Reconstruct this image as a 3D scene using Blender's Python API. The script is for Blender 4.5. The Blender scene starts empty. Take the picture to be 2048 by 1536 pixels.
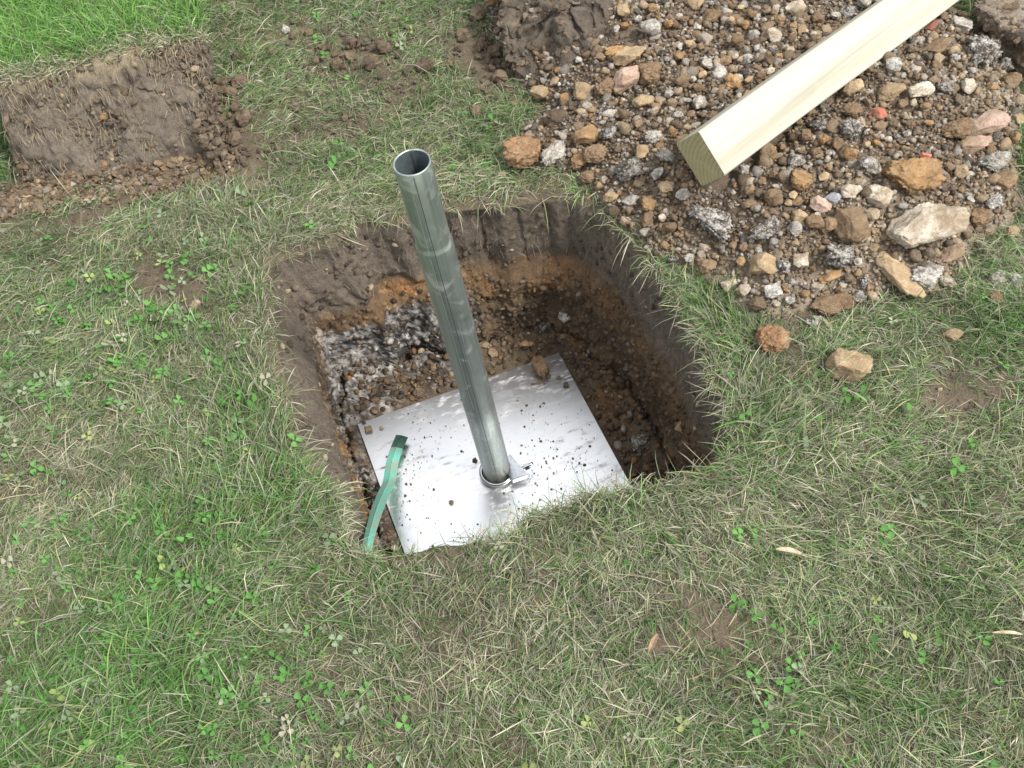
import bpy, math, random
import numpy as np
from mathutils import Matrix, Vector

# ------------------------------------------------------------------ camera, sky, sun, exposure
scene = bpy.context.scene
COL = scene.collection
CAM = np.array([0.07327, -1.0792, 1.5062])
PITCH, ROLL, FPX = 0.96882, -0.21386, 1950.0
_f = np.array([0, math.cos(PITCH), -math.sin(PITCH)])
_r0 = np.array([1.0, 0, 0]); _u0 = np.cross(_r0, _f)
_r = _r0 * math.cos(ROLL) + _u0 * math.sin(ROLL)
_u = -_r0 * math.sin(ROLL) + _u0 * math.cos(ROLL)
cd = bpy.data.cameras.new('camera'); cam = bpy.data.objects.new('camera', cd); COL.objects.link(cam)
M4 = Matrix.Identity(4)
for i in range(3):
    M4[i][0], M4[i][1], M4[i][2], M4[i][3] = _r[i], _u[i], -_f[i], CAM[i]
cam.matrix_world = M4
cd.sensor_width = 36.0; cd.lens = 36.0 * FPX / 2048.0
cd.clip_start = 0.02; cd.clip_end = 500.0
scene.camera = cam
scene.render.resolution_x = 1024; scene.render.resolution_y = 768

SUN_AZ, SUN_EL = math.radians(-33.0), math.radians(50.0)     # direction towards the sun, from +x
sdir = Vector((math.cos(SUN_EL) * math.cos(SUN_AZ), math.cos(SUN_EL) * math.sin(SUN_AZ), math.sin(SUN_EL)))
world = bpy.data.worlds.new('World'); scene.world = world; world.use_nodes = True
wn = world.node_tree; wn.nodes.clear()
sky = wn.nodes.new('ShaderNodeTexSky'); sky.sky_type = 'NISHITA'; sky.sun_disc = False
sky.sun_elevation = SUN_EL; sky.sun_rotation = math.pi / 2 - SUN_AZ
sky.air_density = 1.0; sky.dust_density = 3.0; sky.ozone_density = 1.0
hs = wn.nodes.new('ShaderNodeHueSaturation'); hs.inputs['Saturation'].default_value = 0.35
cl = wn.nodes.new('ShaderNodeMix'); cl.data_type = 'RGBA'; cl.inputs[0].default_value = 0.6; cl.inputs[7].default_value = (7.0, 7.1, 7.2, 1)   # even white cloud cover over the clear sky
bg = wn.nodes.new('ShaderNodeBackground'); bg.inputs['Strength'].default_value = 0.115
wo = wn.nodes.new('ShaderNodeOutputWorld')
wn.links.new(sky.outputs[0], hs.inputs['Color']); wn.links.new(hs.outputs[0], cl.inputs[6]); wn.links.new(cl.outputs[2], bg.inputs['Color'])
wn.links.new(bg.outputs[0], wo.inputs['Surface'])
sl = bpy.data.lights.new('sun', 'SUN'); sl.energy = 2.2; sl.angle = math.radians(10.0); sl.color = (1.0, 0.96, 0.89)
so = bpy.data.objects.new('sun', sl); COL.objects.link(so)
so.rotation_euler = (-sdir).to_track_quat('-Z', 'Y').to_euler(); so.location = (3, -2, 4)
vs = scene.view_settings
vs.view_transform = 'Standard'; vs.look = 'None'; vs.gamma = 1.0; vs.use_curve_mapping = False
vs.exposure = 1.12

# ------------------------------------------------------------------ helpers
RNG = np.random.default_rng(7); random.seed(7)

def at(px, z=0.0):
    """world points on the level z seen at photograph pixels (2048 wide)"""
    px = np.atleast_2d(np.array(px, float))
    d = _f + ((px[:, 0] - 1024) / FPX)[:, None] * _r - ((px[:, 1] - 768) / FPX)[:, None] * _u
    t = (z - CAM[2]) / d[:, 2]
    return CAM + t[:, None] * d

def depth(p): return float((np.asarray(p) - CAM) @ _f)

def hash3(ix, iy, iz, seed):
    h = (ix.astype(np.int64) * 374761393 + iy.astype(np.int64) * 668265263 + iz.astype(np.int64) * 2147483647 + seed * 974634777) & 0xFFFFFFFF
    h = ((h ^ (h >> 13)) * 1274126177) & 0xFFFFFFFF
    h = ((h ^ (h >> 16)) * 2246822519) & 0xFFFFFFFF
    return ((h ^ (h >> 15)) & 0xFFFFFF) / float(0xFFFFFF)

def vn(p, s=1.0, seed=0):
    """value noise 0..1 at points p (N,2 or 3), frequency s"""
    p = np.asarray(p, float) * s
    if p.shape[1] == 2: p = np.c_[p, np.full(len(p), .37)]
    i = np.floor(p); f = p - i; f = f * f * (3 - 2 * f); i = i.astype(np.int64)
    o = 0
    for dx in (0, 1):
        wx = f[:, 0] if dx else 1 - f[:, 0]
        for dy in (0, 1):
            wy = f[:, 1] if dy else 1 - f[:, 1]
            for dz in (0, 1):
                wz = f[:, 2] if dz else 1 - f[:, 2]
                o = o + wx * wy * wz * hash3(i[:, 0] + dx, i[:, 1] + dy, i[:, 2] + dz, seed)
    return o

def fbm(p, s, octv=4, seed=0, gain=.5):
    a, t, o = 1.0, 0.0, 0.0
    for k in range(octv):
        o = o + a * (vn(p, s, seed + k * 13) - .5); t += a * .5; a *= gain; s *= 2.03
    return o / t          # about -1..1

def sst(a, b, x):
    t = np.clip((np.asarray(x, float) - a) / (b - a), 0, 1); return t * t * (3 - 2 * t)

def mixc(a, b, t):
    a = np.asarray(a, float); b = np.asarray(b, float); t = np.asarray(t)[..., None]
    return a * (1 - t) + b * t

def mesh(name, V, F, col=None, smooth=False):
    """mesh data from arrays; F is (n,3) or (n,4)"""
    V = np.asarray(V, np.float32); F = np.asarray(F, np.int32)
    me = bpy.data.meshes.new(name); n, k = F.shape
    me.vertices.add(len(V)); me.vertices.foreach_set('co', V.ravel())
    me.loops.add(n * k); me.loops.foreach_set('vertex_index', F.ravel())
    me.polygons.add(n); me.polygons.foreach_set('loop_start', np.arange(0, n * k, k, dtype=np.int32))
    me.polygons.foreach_set('use_smooth', np.full(n, smooth))
    if col is not None:
        a = me.color_attributes.new('tint', 'FLOAT_COLOR', 'POINT')
        a.data.foreach_set('color', np.c_[col, np.ones(len(V))].astype(np.float32).ravel())
    me.update(calc_edges=True)
    return me

def link(name, me, mat=None, parent=None, loc=None, rot=None, scale=None):
    o = bpy.data.objects.new(name, me); COL.objects.link(o)
    if mat is not None and me is not None:
        if len(me.materials) == 0: me.materials.append(mat)
        elif me.materials[0] is not mat:
            o.material_slots[0].link = 'OBJECT'; o.material_slots[0].material = mat
    if parent is not None: o.parent = parent
    if loc is not None: o.location = loc
    if rot is not None: o.rotation_euler = rot
    if scale is not None: o.scale = scale
    return o

def tag(o, label=None, cat=None, group=None, kind=None):
    if label: o['label'] = label
    if cat: o['category'] = cat
    if group: o['group'] = group
    if kind: o['kind'] = kind
    return o

def empty(name, loc):
    o = bpy.data.objects.new(name, None); COL.objects.link(o); o.location = loc; o.empty_display_size = .05
    return o

# ------------------------------------------------------------------ materials
def new_mat(name):
    m = bpy.data.materials.new(name); m.use_nodes = True
    nt = m.node_tree; nt.nodes.clear()
    out = nt.nodes.new('ShaderNodeOutputMaterial')
    b = nt.nodes.new('ShaderNodeBsdfPrincipled'); nt.links.new(b.outputs[0], out.inputs['Surface'])
    return m, nt, b, out

def nd(nt, typ, ins=None, **kw):
    n = nt.nodes.new(typ)
    for k, v in kw.items(): setattr(n, k, v)
    for k, v in (ins or {}).items():
        if isinstance(v, bpy.types.NodeSocket): nt.links.new(v, n.inputs[k])
        else: n.inputs[k].default_value = v
    return n

def ramp(nt, fac, stops, interp='LINEAR'):
    r = nt.nodes.new('ShaderNodeValToRGB'); r.color_ramp.interpolation = interp
    while len(r.color_ramp.elements) < len(stops): r.color_ramp.elements.new(.5)
    for e, (p, c) in zip(r.color_ramp.elements, stops):
        e.position = p; e.color = (*c, 1) if len(c) == 3 else c
    nt.links.new(fac, r.inputs[0]); return r.outputs['Color']

def mixn(nt, fac, a, b, mode='MIX'):
    n = nt.nodes.new('ShaderNodeMix'); n.data_type = 'RGBA'; n.blend_type = mode
    for sock, v in ((n.inputs[0], fac), (n.inputs[6], a), (n.inputs[7], b)):
        if isinstance(v, bpy.types.NodeSocket): nt.links.new(v, sock)
        elif isinstance(v, (int, float)): sock.default_value = v
        else: sock.default_value = (*v, 1)
    return n.outputs[2]

def noise(nt, co, scale, detail=6, rough=.6, dist=0.0):
    return nd(nt, 'ShaderNodeTexNoise', {'Vector': co, 'Scale': scale, 'Detail': detail, 'Roughness': rough, 'Distortion': dist}).outputs['Fac']

def bump(nt, b, h, strength, distance):
    n = nd(nt, 'ShaderNodeBump', {'Height': h, 'Strength': strength, 'Distance': distance})
    nt.links.new(n.outputs[0], b.inputs['Normal']); return n

def mat_tinted_soil(name, bump_s=.8, speck=.5, rough=.95, fine=260.0):
    """earth: the colour attribute gives the layer, noise gives grains"""
    m, nt, b, out = new_mat(name)
    pos = nd(nt, 'ShaderNodeNewGeometry').outputs['Position']
    a = nd(nt, 'ShaderNodeVertexColor', layer_name='tint').outputs['Color']
    n1 = noise(nt, pos, 55, 8, .7); n2 = noise(nt, pos, fine, 4, .7)
    c = mixn(nt, .55, a, ramp(nt, n1, [(.3, (.45, .43, .42)), (.5, (1, 1, 1)), (.72, (1.55, 1.5, 1.42))]), 'MULTIPLY')
    c = mixn(nt, speck, c, ramp(nt, n2, [(.3, (.35, .34, .33)), (.52, (1, 1, 1)), (.68, (1.2, 1.2, 1.2)), (.8, (2.6, 2.5, 2.3))]), 'MULTIPLY')
    nt.links.new(c, b.inputs['Base Color']); b.inputs['Roughness'].default_value = rough
    b.inputs['Specular IOR Level'].default_value = .1
    h = nd(nt, 'ShaderNodeMath', {0: n1, 1: n2}, operation='ADD').outputs[0]
    bump(nt, b, h, bump_s, .006)
    return m

def mat_rock(name, stops, scale=60, bump_s=.8, speck=(.55, .68, 0.0, (.6, .58, .52)), rough=.9, fine=300, dust=.65):
    """stops: colour ramp over coarse noise; speck: pale grains"""
    m, nt, b, out = new_mat(name)
    co = nd(nt, 'ShaderNodeNewGeometry').outputs['Position']
    oi = nd(nt, 'ShaderNodeObjectInfo').outputs['Random']
    off = nd(nt, 'ShaderNodeVectorMath', {0: co}, operation='ADD')
    k = nd(nt, 'ShaderNodeMath', {0: oi, 1: 37.0}, operation='MULTIPLY').outputs[0]
    nt.links.new(k, off.inputs[1]); co = off.outputs[0]
    n1 = noise(nt, co, scale, 8, .68, .3); n2 = noise(nt, co, fine, 5, .75)
    c = ramp(nt, n1, stops)
    c = mixn(nt, .7, c, ramp(nt, n2, [(.3, (.35, .34, .33)), (.5, (1, 1, 1)), (.75, (1.7, 1.65, 1.6))]), 'MULTIPLY')
    lo, hi, amt, pc = speck
    n3 = noise(nt, co, scale * 3.2, 3, .6)
    s = ramp(nt, n3, [(lo, (0, 0, 0)), (hi, (amt, amt, amt))])
    c = mixn(nt, s, c, pc)
    nd1 = noise(nt, co, scale * .45, 5, .7, .6)
    c = mixn(nt, ramp(nt, nd1, [(.42, (0, 0, 0)), (.62, (dust, dust, dust))]), c, (.225, .165, .105))
    v = nd(nt, 'ShaderNodeMapRange', {0: oi, 3: .78, 4: 1.2}).outputs[0]
    c = mixn(nt, 1.0, c, nd(nt, 'ShaderNodeCombineColor', {0: v, 1: v, 2: v}).outputs[0], 'MULTIPLY')
    nt.links.new(c, b.inputs['Base Color']); b.inputs['Roughness'].default_value = rough
    b.inputs['Specular IOR Level'].default_value = .12
    h = nd(nt, 'ShaderNodeMath', {0: n1, 1: n2}, operation='ADD').outputs[0]
    bump(nt, b, h, bump_s, .004)
    return m

def mat_blade(name, transl=.35, rough=.55, attr=True, base=(.1, .2, .05)):
    m, nt, b, out = new_mat(name)
    if attr: c = nd(nt, 'ShaderNodeVertexColor', layer_name='tint').outputs['Color']
    else: c = nd(nt, 'ShaderNodeRGB').outputs[0]; c.default_value = (*base, 1)
    nt.links.new(c, b.inputs['Base Color']); b.inputs['Roughness'].default_value = rough
    b.inputs['Specular IOR Level'].default_value = .1
    t = nd(nt, 'ShaderNodeBsdfTranslucent', {'Color': c})
    mx = nd(nt, 'ShaderNodeMixShader', {0: transl, 1: b.outputs[0], 2: t.outputs[0]})
    nt.links.new(mx.outputs[0], out.inputs['Surface'])
    return m

M = {}
M['soil'] = mat_tinted_soil('layered_soil')
M['crumb'] = mat_tinted_soil('soil_crumbs', 1.0, .65, .95, 330)
M['blade'] = mat_blade('grass_blade', .22, .5)
M['clover'] = mat_blade('clover_leaf', .3, .5)
BR, OC = (.215, .145, .088), (.34, .205, .095)
M['brown'] = mat_rock('brown_earth', [(.25, (.09, .06, .04)), (.5, BR), (.75, (.30, .21, .135))], 38, .9, (.6, .7, .5, (.42, .36, .28)))
M['dark'] = mat_rock('dark_topsoil', [(.25, (.05, .038, .03)), (.5, (.11, .083, .062)), (.78, (.18, .14, .105))], 45, 1.0, (.66, .72, .5, (.35, .28, .2)))
M['ochre'] = mat_rock('ochre_earth', [(.25, (.17, .095, .045)), (.5, OC), (.78, (.45, .32, .19))], 34, .8, (.63, .72, .5, (.5, .44, .34)))
M['rust'] = mat_rock('rusty_clay', [(.22, (.15, .085, .05)), (.48, (.32, .175, .09)), (.6, (.37, .235, .13)), (.8, (.55, .45, .33))], 26, .9, (.62, .7, .5, (.6, .54, .44)))
M['slag'] = mat_rock('clinker_slag', [(.36, (.03, .03, .032)), (.47, (.085, .082, .08)), (.55, (.30, .29, .275)), (.68, (.62, .59, .54))], 62, 1.0, (.55, .62, .8, (.58, .53, .45)), dust=.3)
M['ash'] = mat_rock('grey_ash_stone', [(.34, (.09, .087, .083)), (.47, (.30, .285, .26)), (.66, (.58, .55, .5))], 58, .9, (.57, .64, .7, (.66, .62, .55)), dust=.35)
M['pale'] = mat_rock('pale_stone', [(.25, (.30, .24, .17)), (.5, (.52, .46, .37)), (.75, (.62, .57, .49))], 36, .8, (.58, .68, .6, (.16, .13, .1)), dust=.85)
M['tan'] = mat_rock('tan_stone', [(.25, (.22, .15, .085)), (.5, (.39, .29, .175)), (.78, (.52, .41, .28))], 30, .7, (.64, .74, .5, (.62, .55, .45)))
M['pink'] = mat_rock('pinkish_stone', [(.25, (.25, .16, .125)), (.5, (.44, .31, .25)), (.75, (.50, .40, .33))], 32, .7, dust=1.0)
M['brick'] = mat_rock('red_brick', [(.25, (.25, .07, .05)), (.5, (.45, .125, .09)), (.75, (.55, .22, .17))], 45, .5)
M['blue'] = mat_rock('bluish_stone', [(.25, (.10, .105, .12)), (.5, (.22, .23, .25)), (.75, (.40, .40, .41))], 40, .4)

# ------------------------------------------------------------------ layout of the pit and the heap
CX, CY = 0.03, 0.06
rim_px = [(540, 528), (548, 610), (552, 680), (566, 740), (584, 800), (600, 862), (628, 935), (668, 985), (688, 1046), (700, 1088), (742, 1108), (800, 1100),
          (880, 1086), (960, 1074), (1015, 1068), (1040, 1042), (1070, 1024), (1105, 1010), (1180, 986), (1250, 970), (1345, 956), (1410, 928), (1478, 872),
          (1452, 818), (1424, 768), (1406, 708), (1390, 656), (1350, 602), (1302, 538), (1262, 480), (1218, 438), (1185, 408), (1130, 396),
          (1060, 398), (1000, 415), (960, 412), (900, 418), (840, 428), (790, 445), (720, 444), (690, 462), (670, 486), (610, 498), (570, 512)]
RIM = at(rim_px, 0.0)[:, :2]
ang = np.arctan2(RIM[:, 1] - CY, RIM[:, 0] - CX); rad = np.hypot(RIM[:, 0] - CX, RIM[:, 1] - CY)
od = np.argsort(ang); ang, rad = ang[od], rad[od]
def rim_r(th):
    th = (np.asarray(th) + np.pi) % (2 * np.pi) - np.pi
    r = np.interp(th, np.r_[ang[-1] - 2 * np.pi, ang, ang[0] + 2 * np.pi], np.r_[rad[-1], rad, rad[0]])
    q = np.c_[np.cos(th), np.sin(th)]
    return r + .007 * fbm(q, 9, 3, 5) + .004 * fbm(q, 40, 2, 6)
def pit_d(x, y):
    """signed distance-like value outside the rim (negative = in the pit)"""
    return np.hypot(x - CX, y - CY) - rim_r(np.arctan2(y - CY, x - CX))

def poly_d(P, poly):
    """signed distance to a polygon, positive inside"""
    P = np.asarray(P, float); A = np.asarray(poly, float); B = np.roll(A, -1, 0)
    best = np.full(len(P), 1e9); ins = np.zeros(len(P), bool)
    for a, b in zip(A, B):
        ab = b - a; t = np.clip(((P - a) @ ab) / (ab @ ab), 0, 1)
        best = np.minimum(best, np.hypot(*(P - a - t[:, None] * ab).T))
        c = (a[1] > P[:, 1]) != (b[1] > P[:, 1])
        xx = a[0] + (P[:, 1] - a[1]) * ab[0] / (ab[1] if abs(ab[1]) > 1e-12 else 1e-12)
        ins ^= c & (P[:, 0] < xx)
    return np.where(ins, best, -best)

heap_px = [(1030, 170), (1075, 225), (1030, 262), (1012, 330), (1090, 345), (1150, 352), (1195, 400), (1250, 462), (1300, 520), (1360, 545), (1430, 590),
           (1500, 640), (1590, 640), (1640, 610), (1720, 612), (1800, 590), (1870, 600), (1935, 550), (1950, 490), (2015, 455), (2046, 400), (2030, 330), (2060, 220),
           (2010, 120), (1960, 60), (1925, 10), (1900, -60), (1830, -160), (1500, -240), (1150, -240), (960, -180), (965, 0), (985, 90)]
HEAP = at(heap_px, 0.0)[:, :2]
def lawn_z(P):
    P = np.asarray(P); w = sst(0, .25, np.hypot(P[:, 0] - CX, P[:, 1] - CY) - .45)
    return (.010 * fbm(P, 3.1, 3, 21) + .004 * fbm(P, 14, 2, 22)) * (.35 + .65 * w)
POST_C = np.array([.517, .263, .160]); POST_A = np.array([.841, .536, -.072]); POST_A /= np.linalg.norm(POST_A)
def post_line(P):
    """distance along and beside the post, seen from above"""
    a2 = POST_A[:2] / np.linalg.norm(POST_A[:2]); d = P[:, :2] - POST_C[:2]; return d @ a2, np.abs(d[:, 0] * a2[1] - d[:, 1] * a2[0])
def heap_z(P):
    P = np.asarray(P)[:, :2]; d = poly_d(P, HEAP) + .03 * fbm(P, 9, 3, 31)
    h = .105 * (1 - np.exp(-np.maximum(d, 0) / .13)) + np.where(d < 0, d * .6, 0)
    h = h + sst(.0, .12, d) * (.026 * fbm(P, 6, 3, 33) + .020 * fbm(P, 19, 3, 34)) + sst(-.01, .03, d) * .009 * fbm(P, 55, 3, 35)
    t, l = post_line(P); lim = POST_C[2] - .058 - .072 * t + .75 * l
    return np.where((t > -.03) & (l < .16) & (d > 0), np.minimum(h, lim), h)
def surf_z(P):
    return np.maximum(lawn_z(P), heap_z(P))
_sx, _sy = np.arange(-1.8, 1.95, .01), np.arange(-1.2, 2.3, .01)
_SG = surf_z(np.stack(np.meshgrid(_sx, _sy, indexing='ij'), -1).reshape(-1, 2)).reshape(len(_sx), len(_sy))
def surf_at(x, y):
    i = min(max((x - _sx[0]) / .01, 0), len(_sx) - 2); j = min(max((y - _sy[0]) / .01, 0), len(_sy) - 2); a, b = int(i), int(j); f, g = i - a, j - b
    return (_SG[a, b] * (1 - f) + _SG[a + 1, b] * f) * (1 - g) + (_SG[a, b + 1] * (1 - f) + _SG[a + 1, b + 1] * f) * g
def on_surf(px):
    """point of the lawn or heap surface at a photograph pixel"""
    z = 0.0
    for _ in range(12):
        p = at([px], z)[0]; z = .5 * z + .5 * float(surf_at(p[0], p[1]))
    p = at([px], z)[0]; return p

# ------------------------------------------------------------------ ground: lawn sheet with the pit cut out
NT = 800
th = np.linspace(-np.pi, np.pi, NT, endpoint=False)
ring = np.r_[0, .004, .012, .025, np.linspace(.04, 2.2, 40), np.geomspace(2.5, 120, 16)]
R0 = rim_r(th)
X = CX + (R0[:, None] + ring) * np.cos(th)[:, None]; Y = CY + (R0[:, None] + ring) * np.sin(th)[:, None]
Pxy = np.c_[X.ravel(), Y.ravel()]
Z = lawn_z(Pxy) * np.clip(np.tile(ring, NT) / .03, 0, 1)
Z -= .012 * np.exp(-np.tile(ring, NT) / .012)
def grid_faces(n, k, wrap=True):
    i = np.arange(n if wrap else n - 1)[:, None]; j = np.arange(k - 1)[None, :]
    i2 = (i + 1) % n
    return np.stack([i * k + j, i * k + j + 1, i2 * k + j + 1, i2 * k + j], -1).reshape(-1, 4)
def g_soil(P): return .5 + .5 * fbm(P, 12, 3, 44)
t = g_soil(Pxy)
gc = mixc((.085, .068, .05), (.175, .14, .10), t)
gc = mixc(gc, mixc((.17, .20, .085), (.28, .265, .15), vn(Pxy, 6, 45)), .85 * sst(.55, 1.1, np.tile(ring, NT)))
tag(link('lawn_ground', mesh('lawn_ground', np.c_[Pxy, Z], grid_faces(NT, len(ring))[:, ::-1], gc, True), M['soil']), kind='structure')

# plate pose (needed for the pit floor)
DEP = -.40
PL = dict(c=(.0017, .0024), W=.512, H=.51, yaw=.203, tx=-.064, ty=-.015)
def plate_z(x, y): return DEP + PL['tx'] * (x - PL['c'][0]) + PL['ty'] * (y - PL['c'][1])
def plate_in(x, y):
    c, s = math.cos(PL['yaw']), math.sin(PL['yaw']); dx, dy = x - PL['c'][0], y - PL['c'][1]
    return np.minimum(PL['W'] / 2 - np.abs(c * dx + s * dy), PL['H'] / 2 - np.abs(-s * dx + c * dy))

# pit walls and floor, one surface from the rim to the middle
NV, NF = 110, 60
v = np.linspace(0, 1, NV); nx, ny = np.cos(th), np.sin(th)
wl, wr, wb = sst(.3, .8, -nx), sst(.3, .8, nx), sst(.3, .8, ny)
xrim = CX + R0 * nx
shelf = wb * np.interp(xrim, [-.38, -.22, -.1, .02, .15, .28], [.04, .085, .085, .055, .03, .02]) * (1 - .5 * wl)
stepv = .25 * sst(.0, .35, v) + .6 * sst(.36, .62, v) + .15 * sst(.62, 1, v)
wl2 = wl * sst(-.85, -.45, ny)
ins = (wl2 * .022 + wr * .06)[:, None] * (v ** .8)[None, :] + shelf[:, None] * stepv[None, :] + (wl2 * .034)[:, None] * (sst(0, .3, v) * (1 - .5 * sst(.35, .8, v)))[None, :]
Rw = R0[:, None] - ins
Zw = np.broadcast_to(-.012 + v * (DEP + .012 - .006), Rw.shape).copy()
arc = (th * .42)
q = np.c_[np.repeat(arc, NV), np.tile(v, NT) * .4, np.zeros(NT * NV)]
cyl = np.c_[(CX + Rw * nx[:, None]).ravel(), (CY + Rw * ny[:, None]).ravel(), Zw.ravel()]
up = 1 - sst(.36, .48, np.tile(v, NT) + .16 * fbm(cyl, 7, 3, 51) + .26 * np.repeat(sst(-.08, -.22, xrim) * wb, NV))
groove = np.abs(fbm(np.c_[q[:, 0] + .02 * q[:, 1], np.full(len(q), .2), q[:, 1] * .12], 13, 2, 52))
gcut = np.zeros(len(q))
for px, w_, dpt in (((955, 415), .016, .016), ((690, 470), .014, .016), ((1090, 400), .012, .008), ((810, 440), .012, .008), ((600, 805), .012, .008), ((665, 970), .012, .01), ((1032, 408), .018, .009), ((760, 446), .012, .012), ((1140, 397), .014, .006), ((1240, 462), .014, .012), ((1330, 598), .014, .012)):
    p = at([px], 0)[0]; a0 = math.atan2(p[1] - CY, p[0] - CX) * .42
    dd = q[:, 0] - a0 + .05 * q[:, 1]; gcut += dpt * np.exp(-(dd / w_) ** 2) * np.where(dd > 0, 1, .5)
lump = .022 * fbm(cyl, 13, 4, 53) + .012 * fbm(cyl, 50, 3, 54) + .008 * np.maximum(fbm(cyl, 90, 2, 57), 0)
smoothw = .013 * fbm(cyl, 9, 3, 55) + .006 * fbm(cyl, 42, 4, 56)
ledge = .006 * sst(.42, .5, np.tile(v, NT) + .10 * fbm(cyl, 8, 2, 58)) * np.repeat(wb, NV)
edge = sst(0, .06, np.tile(v, NT))
disp = edge * (up * (-smoothw + gcut - .002 * sst(.2, 0, groove) * up) + (1 - up) * (-lump) - ledge)
Rw = Rw + disp.reshape(NT, NV)
Zw = Zw + (edge * (1 - up) * .008 * fbm(cyl, 30, 3, 59)).reshape(NT, NV)
# floor
u = np.linspace(0, 1, NF + 1)[1:]
Rfl = Rw[:, -1:] * (1 - u)[None, :] + .002
Xf = CX + Rfl * nx[:, None]; Yf = CY + Rfl * ny[:, None]
Pf = np.c_[Xf.ravel(), Yf.ravel(), np.full(Xf.size, DEP)]
pin = plate_in(Pf[:, 0], Pf[:, 1])
dist_foot = (Rw[:, -1:] * u[None, :]).ravel()
zf = plate_z(Pf[:, 0], Pf[:, 1]) - .006 + sst(0.0, -.03, pin) * (.022 * fbm(Pf, 18, 4, 61) + .010 * fbm(Pf, 70, 3, 62) + .008)
zf = zf + .045 * np.exp(-dist_foot / .035) * sst(.005, -.04, pin) * (.6 + .8 * vn(Pf, 12, 63))
zf = np.where(pin > -.012, np.minimum(zf, plate_z(Pf[:, 0], Pf[:, 1]) - .005), zf)
w0 = np.clip(dist_foot / .02, 0, 1)
zf = zf * w0 + np.repeat(Zw[:, -1], NF) * (1 - w0)
Xp = np.concatenate([CX + Rw * nx[:, None], Xf], 1); Yp = np.concatenate([CY + Rw * ny[:, None], Yf], 1)
Zp = np.concatenate([Zw, zf.reshape(NT, NF)], 1)
Zp[:, 0] = Z.reshape(NT, -1)[:, 0]; 
PV = np.c_[Xp.ravel(), Yp.ravel(), Zp.ravel()]
# colours of the strata
dz = -PV[:, 2] + .022 * fbm(PV, 9, 3, 71); x_, y_ = PV[:, 0], PV[:, 1]
n_a, n_b, n_c = fbm(PV, 16, 4, 72), fbm(PV, 60, 3, 73), fbm(PV, 150, 2, 74)
top = mixc((.155, .13, .104), (.10, .082, .066), .5 + .5 * n_a)
mid = mixc((.10, .072, .05), (.16, .105, .06), .5 + .5 * n_a)
rustc = mixc((.27, .155, .07), (.42, .175, .06), sst(-.1, .5, n_a)); rustc = mixc(rustc, (.48, .33, .17), sst(.25, .6, n_b))
brown = mixc((.07, .053, .039), (.145, .108, .072), .5 + .5 * n_a); brown = mixc(brown, (.24, .155, .08), sst(.15, .6, fbm(PV, 11, 3, 75)) * .55)
n_d = fbm(PV, 130, 3, 77)
ashc = mixc((.035, .035, .037), (.30, .29, .28), sst(-.2, .45, n_d + .3 * n_b)); ashc = mixc(ashc, (.60, .58, .56), sst(.2, .6, n_d * .8 + n_a * .5 + .25 * (x_ < -.24)))
ashc = mixc(ashc, (.06, .05, .045), sst(.1, .5, -n_b))
left = sst(.06, -.03, x_ + .05 * n_a); right = 1 - left
c = mixc(top, mid, sst(.145, .19, dz))
rband = sst(.145, .20, dz + .02 * n_b) * sst(.285, .23, dz + .02 * n_b) * (.2 + .8 * sst(-.35, .35, n_a + .5 * n_b))
wallish = np.concatenate([np.ones((NT, NV)), np.zeros((NT, NF))], 1).ravel()
c = mixc(c, brown, sst(.25, .29, dz))
backw = np.repeat(np.clip(wb + wl * .6, 0, 1), NV + NF)
c = mixc(c, rustc, rband * backw * (.9 * left + .22 * right))
aband = sst(.225, .255, dz + .02 * left) * sst(.41, .37, dz) * left * backw
c = mixc(c, ashc, aband * .95)
wash = sst(.13, .2, dz) * sst(.42, .39, dz) * sst(-.20, -.25, x_) * sst(.08, .14, y_) * sst(-.2, .3, n_a + .05)
c = mixc(c, mixc((.52, .50, .47), (.12, .11, .1), sst(-.2, .3, -n_b)), wash * .85)
# brown, rusty right-hand wall
c = mixc(c, rustc * .7, np.repeat(wr, NV + NF) * sst(.2, .26, dz) * sst(.25, .6, fbm(PV, 13, 3, 76)) * .6)
tag(link('pit_earth', mesh('pit_earth', PV, grid_faces(NT, NV + NF)[:, ::-1], c, True), M['soil']), kind='structure')

# ------------------------------------------------------------------ rocks
def ico(sub):
    import bmesh
    bm = bmesh.new(); bmesh.ops.create_icosphere(bm, subdivisions=sub, radius=1.0)
    V = np.array([v.co[:] for v in bm.verts]); F = np.array([[l.index for l in f.verts] for f in bm.faces]); bm.free(); return V, F
ICO = {k: ico(k) for k in (1, 2, 3, 4, 5)}
ICO[0] = (np.array([(1, 0, 0), (-1, 0, 0), (0, 1, 0), (0, -1, 0), (0, 0, 1), (0, 0, -1.)]), np.array([(0, 2, 4), (2, 1, 4), (1, 3, 4), (3, 0, 4), (2, 0, 5), (1, 2, 5), (3, 1, 5), (0, 3, 5)]))
def rock_verts(sub, seed, facets=7, lump=.18, fine=.05):
    r = np.random.default_rng(seed); V, F = ICO[sub]; V = V.copy()
    for _ in range(facets):
        n = r.normal(size=3); n /= np.linalg.norm(n); d = r.uniform(.55, .85)
        V -= np.maximum(V @ n - d, 0)[:, None] * n
    U = ICO[sub][0]
    V = V * (1 + lump * fbm(U + seed * 3.7, 1.3, 3, seed))[:, None]
    if sub > 2: V = V * (1 + fine * fbm(U + seed, 3.5, 3, seed + 9) + fine * .8 * (np.abs(fbm(U + seed, 8, 3, seed + 5)) * 2 - .7) + fine * .4 * fbm(U + seed, 24, 2, seed + 6))[:, None]
    V -= (V.max(0) + V.min(0)) / 2; V /= (V.max(0) - V.min(0)) / 2
    return V, F
ROCK = {}
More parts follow.
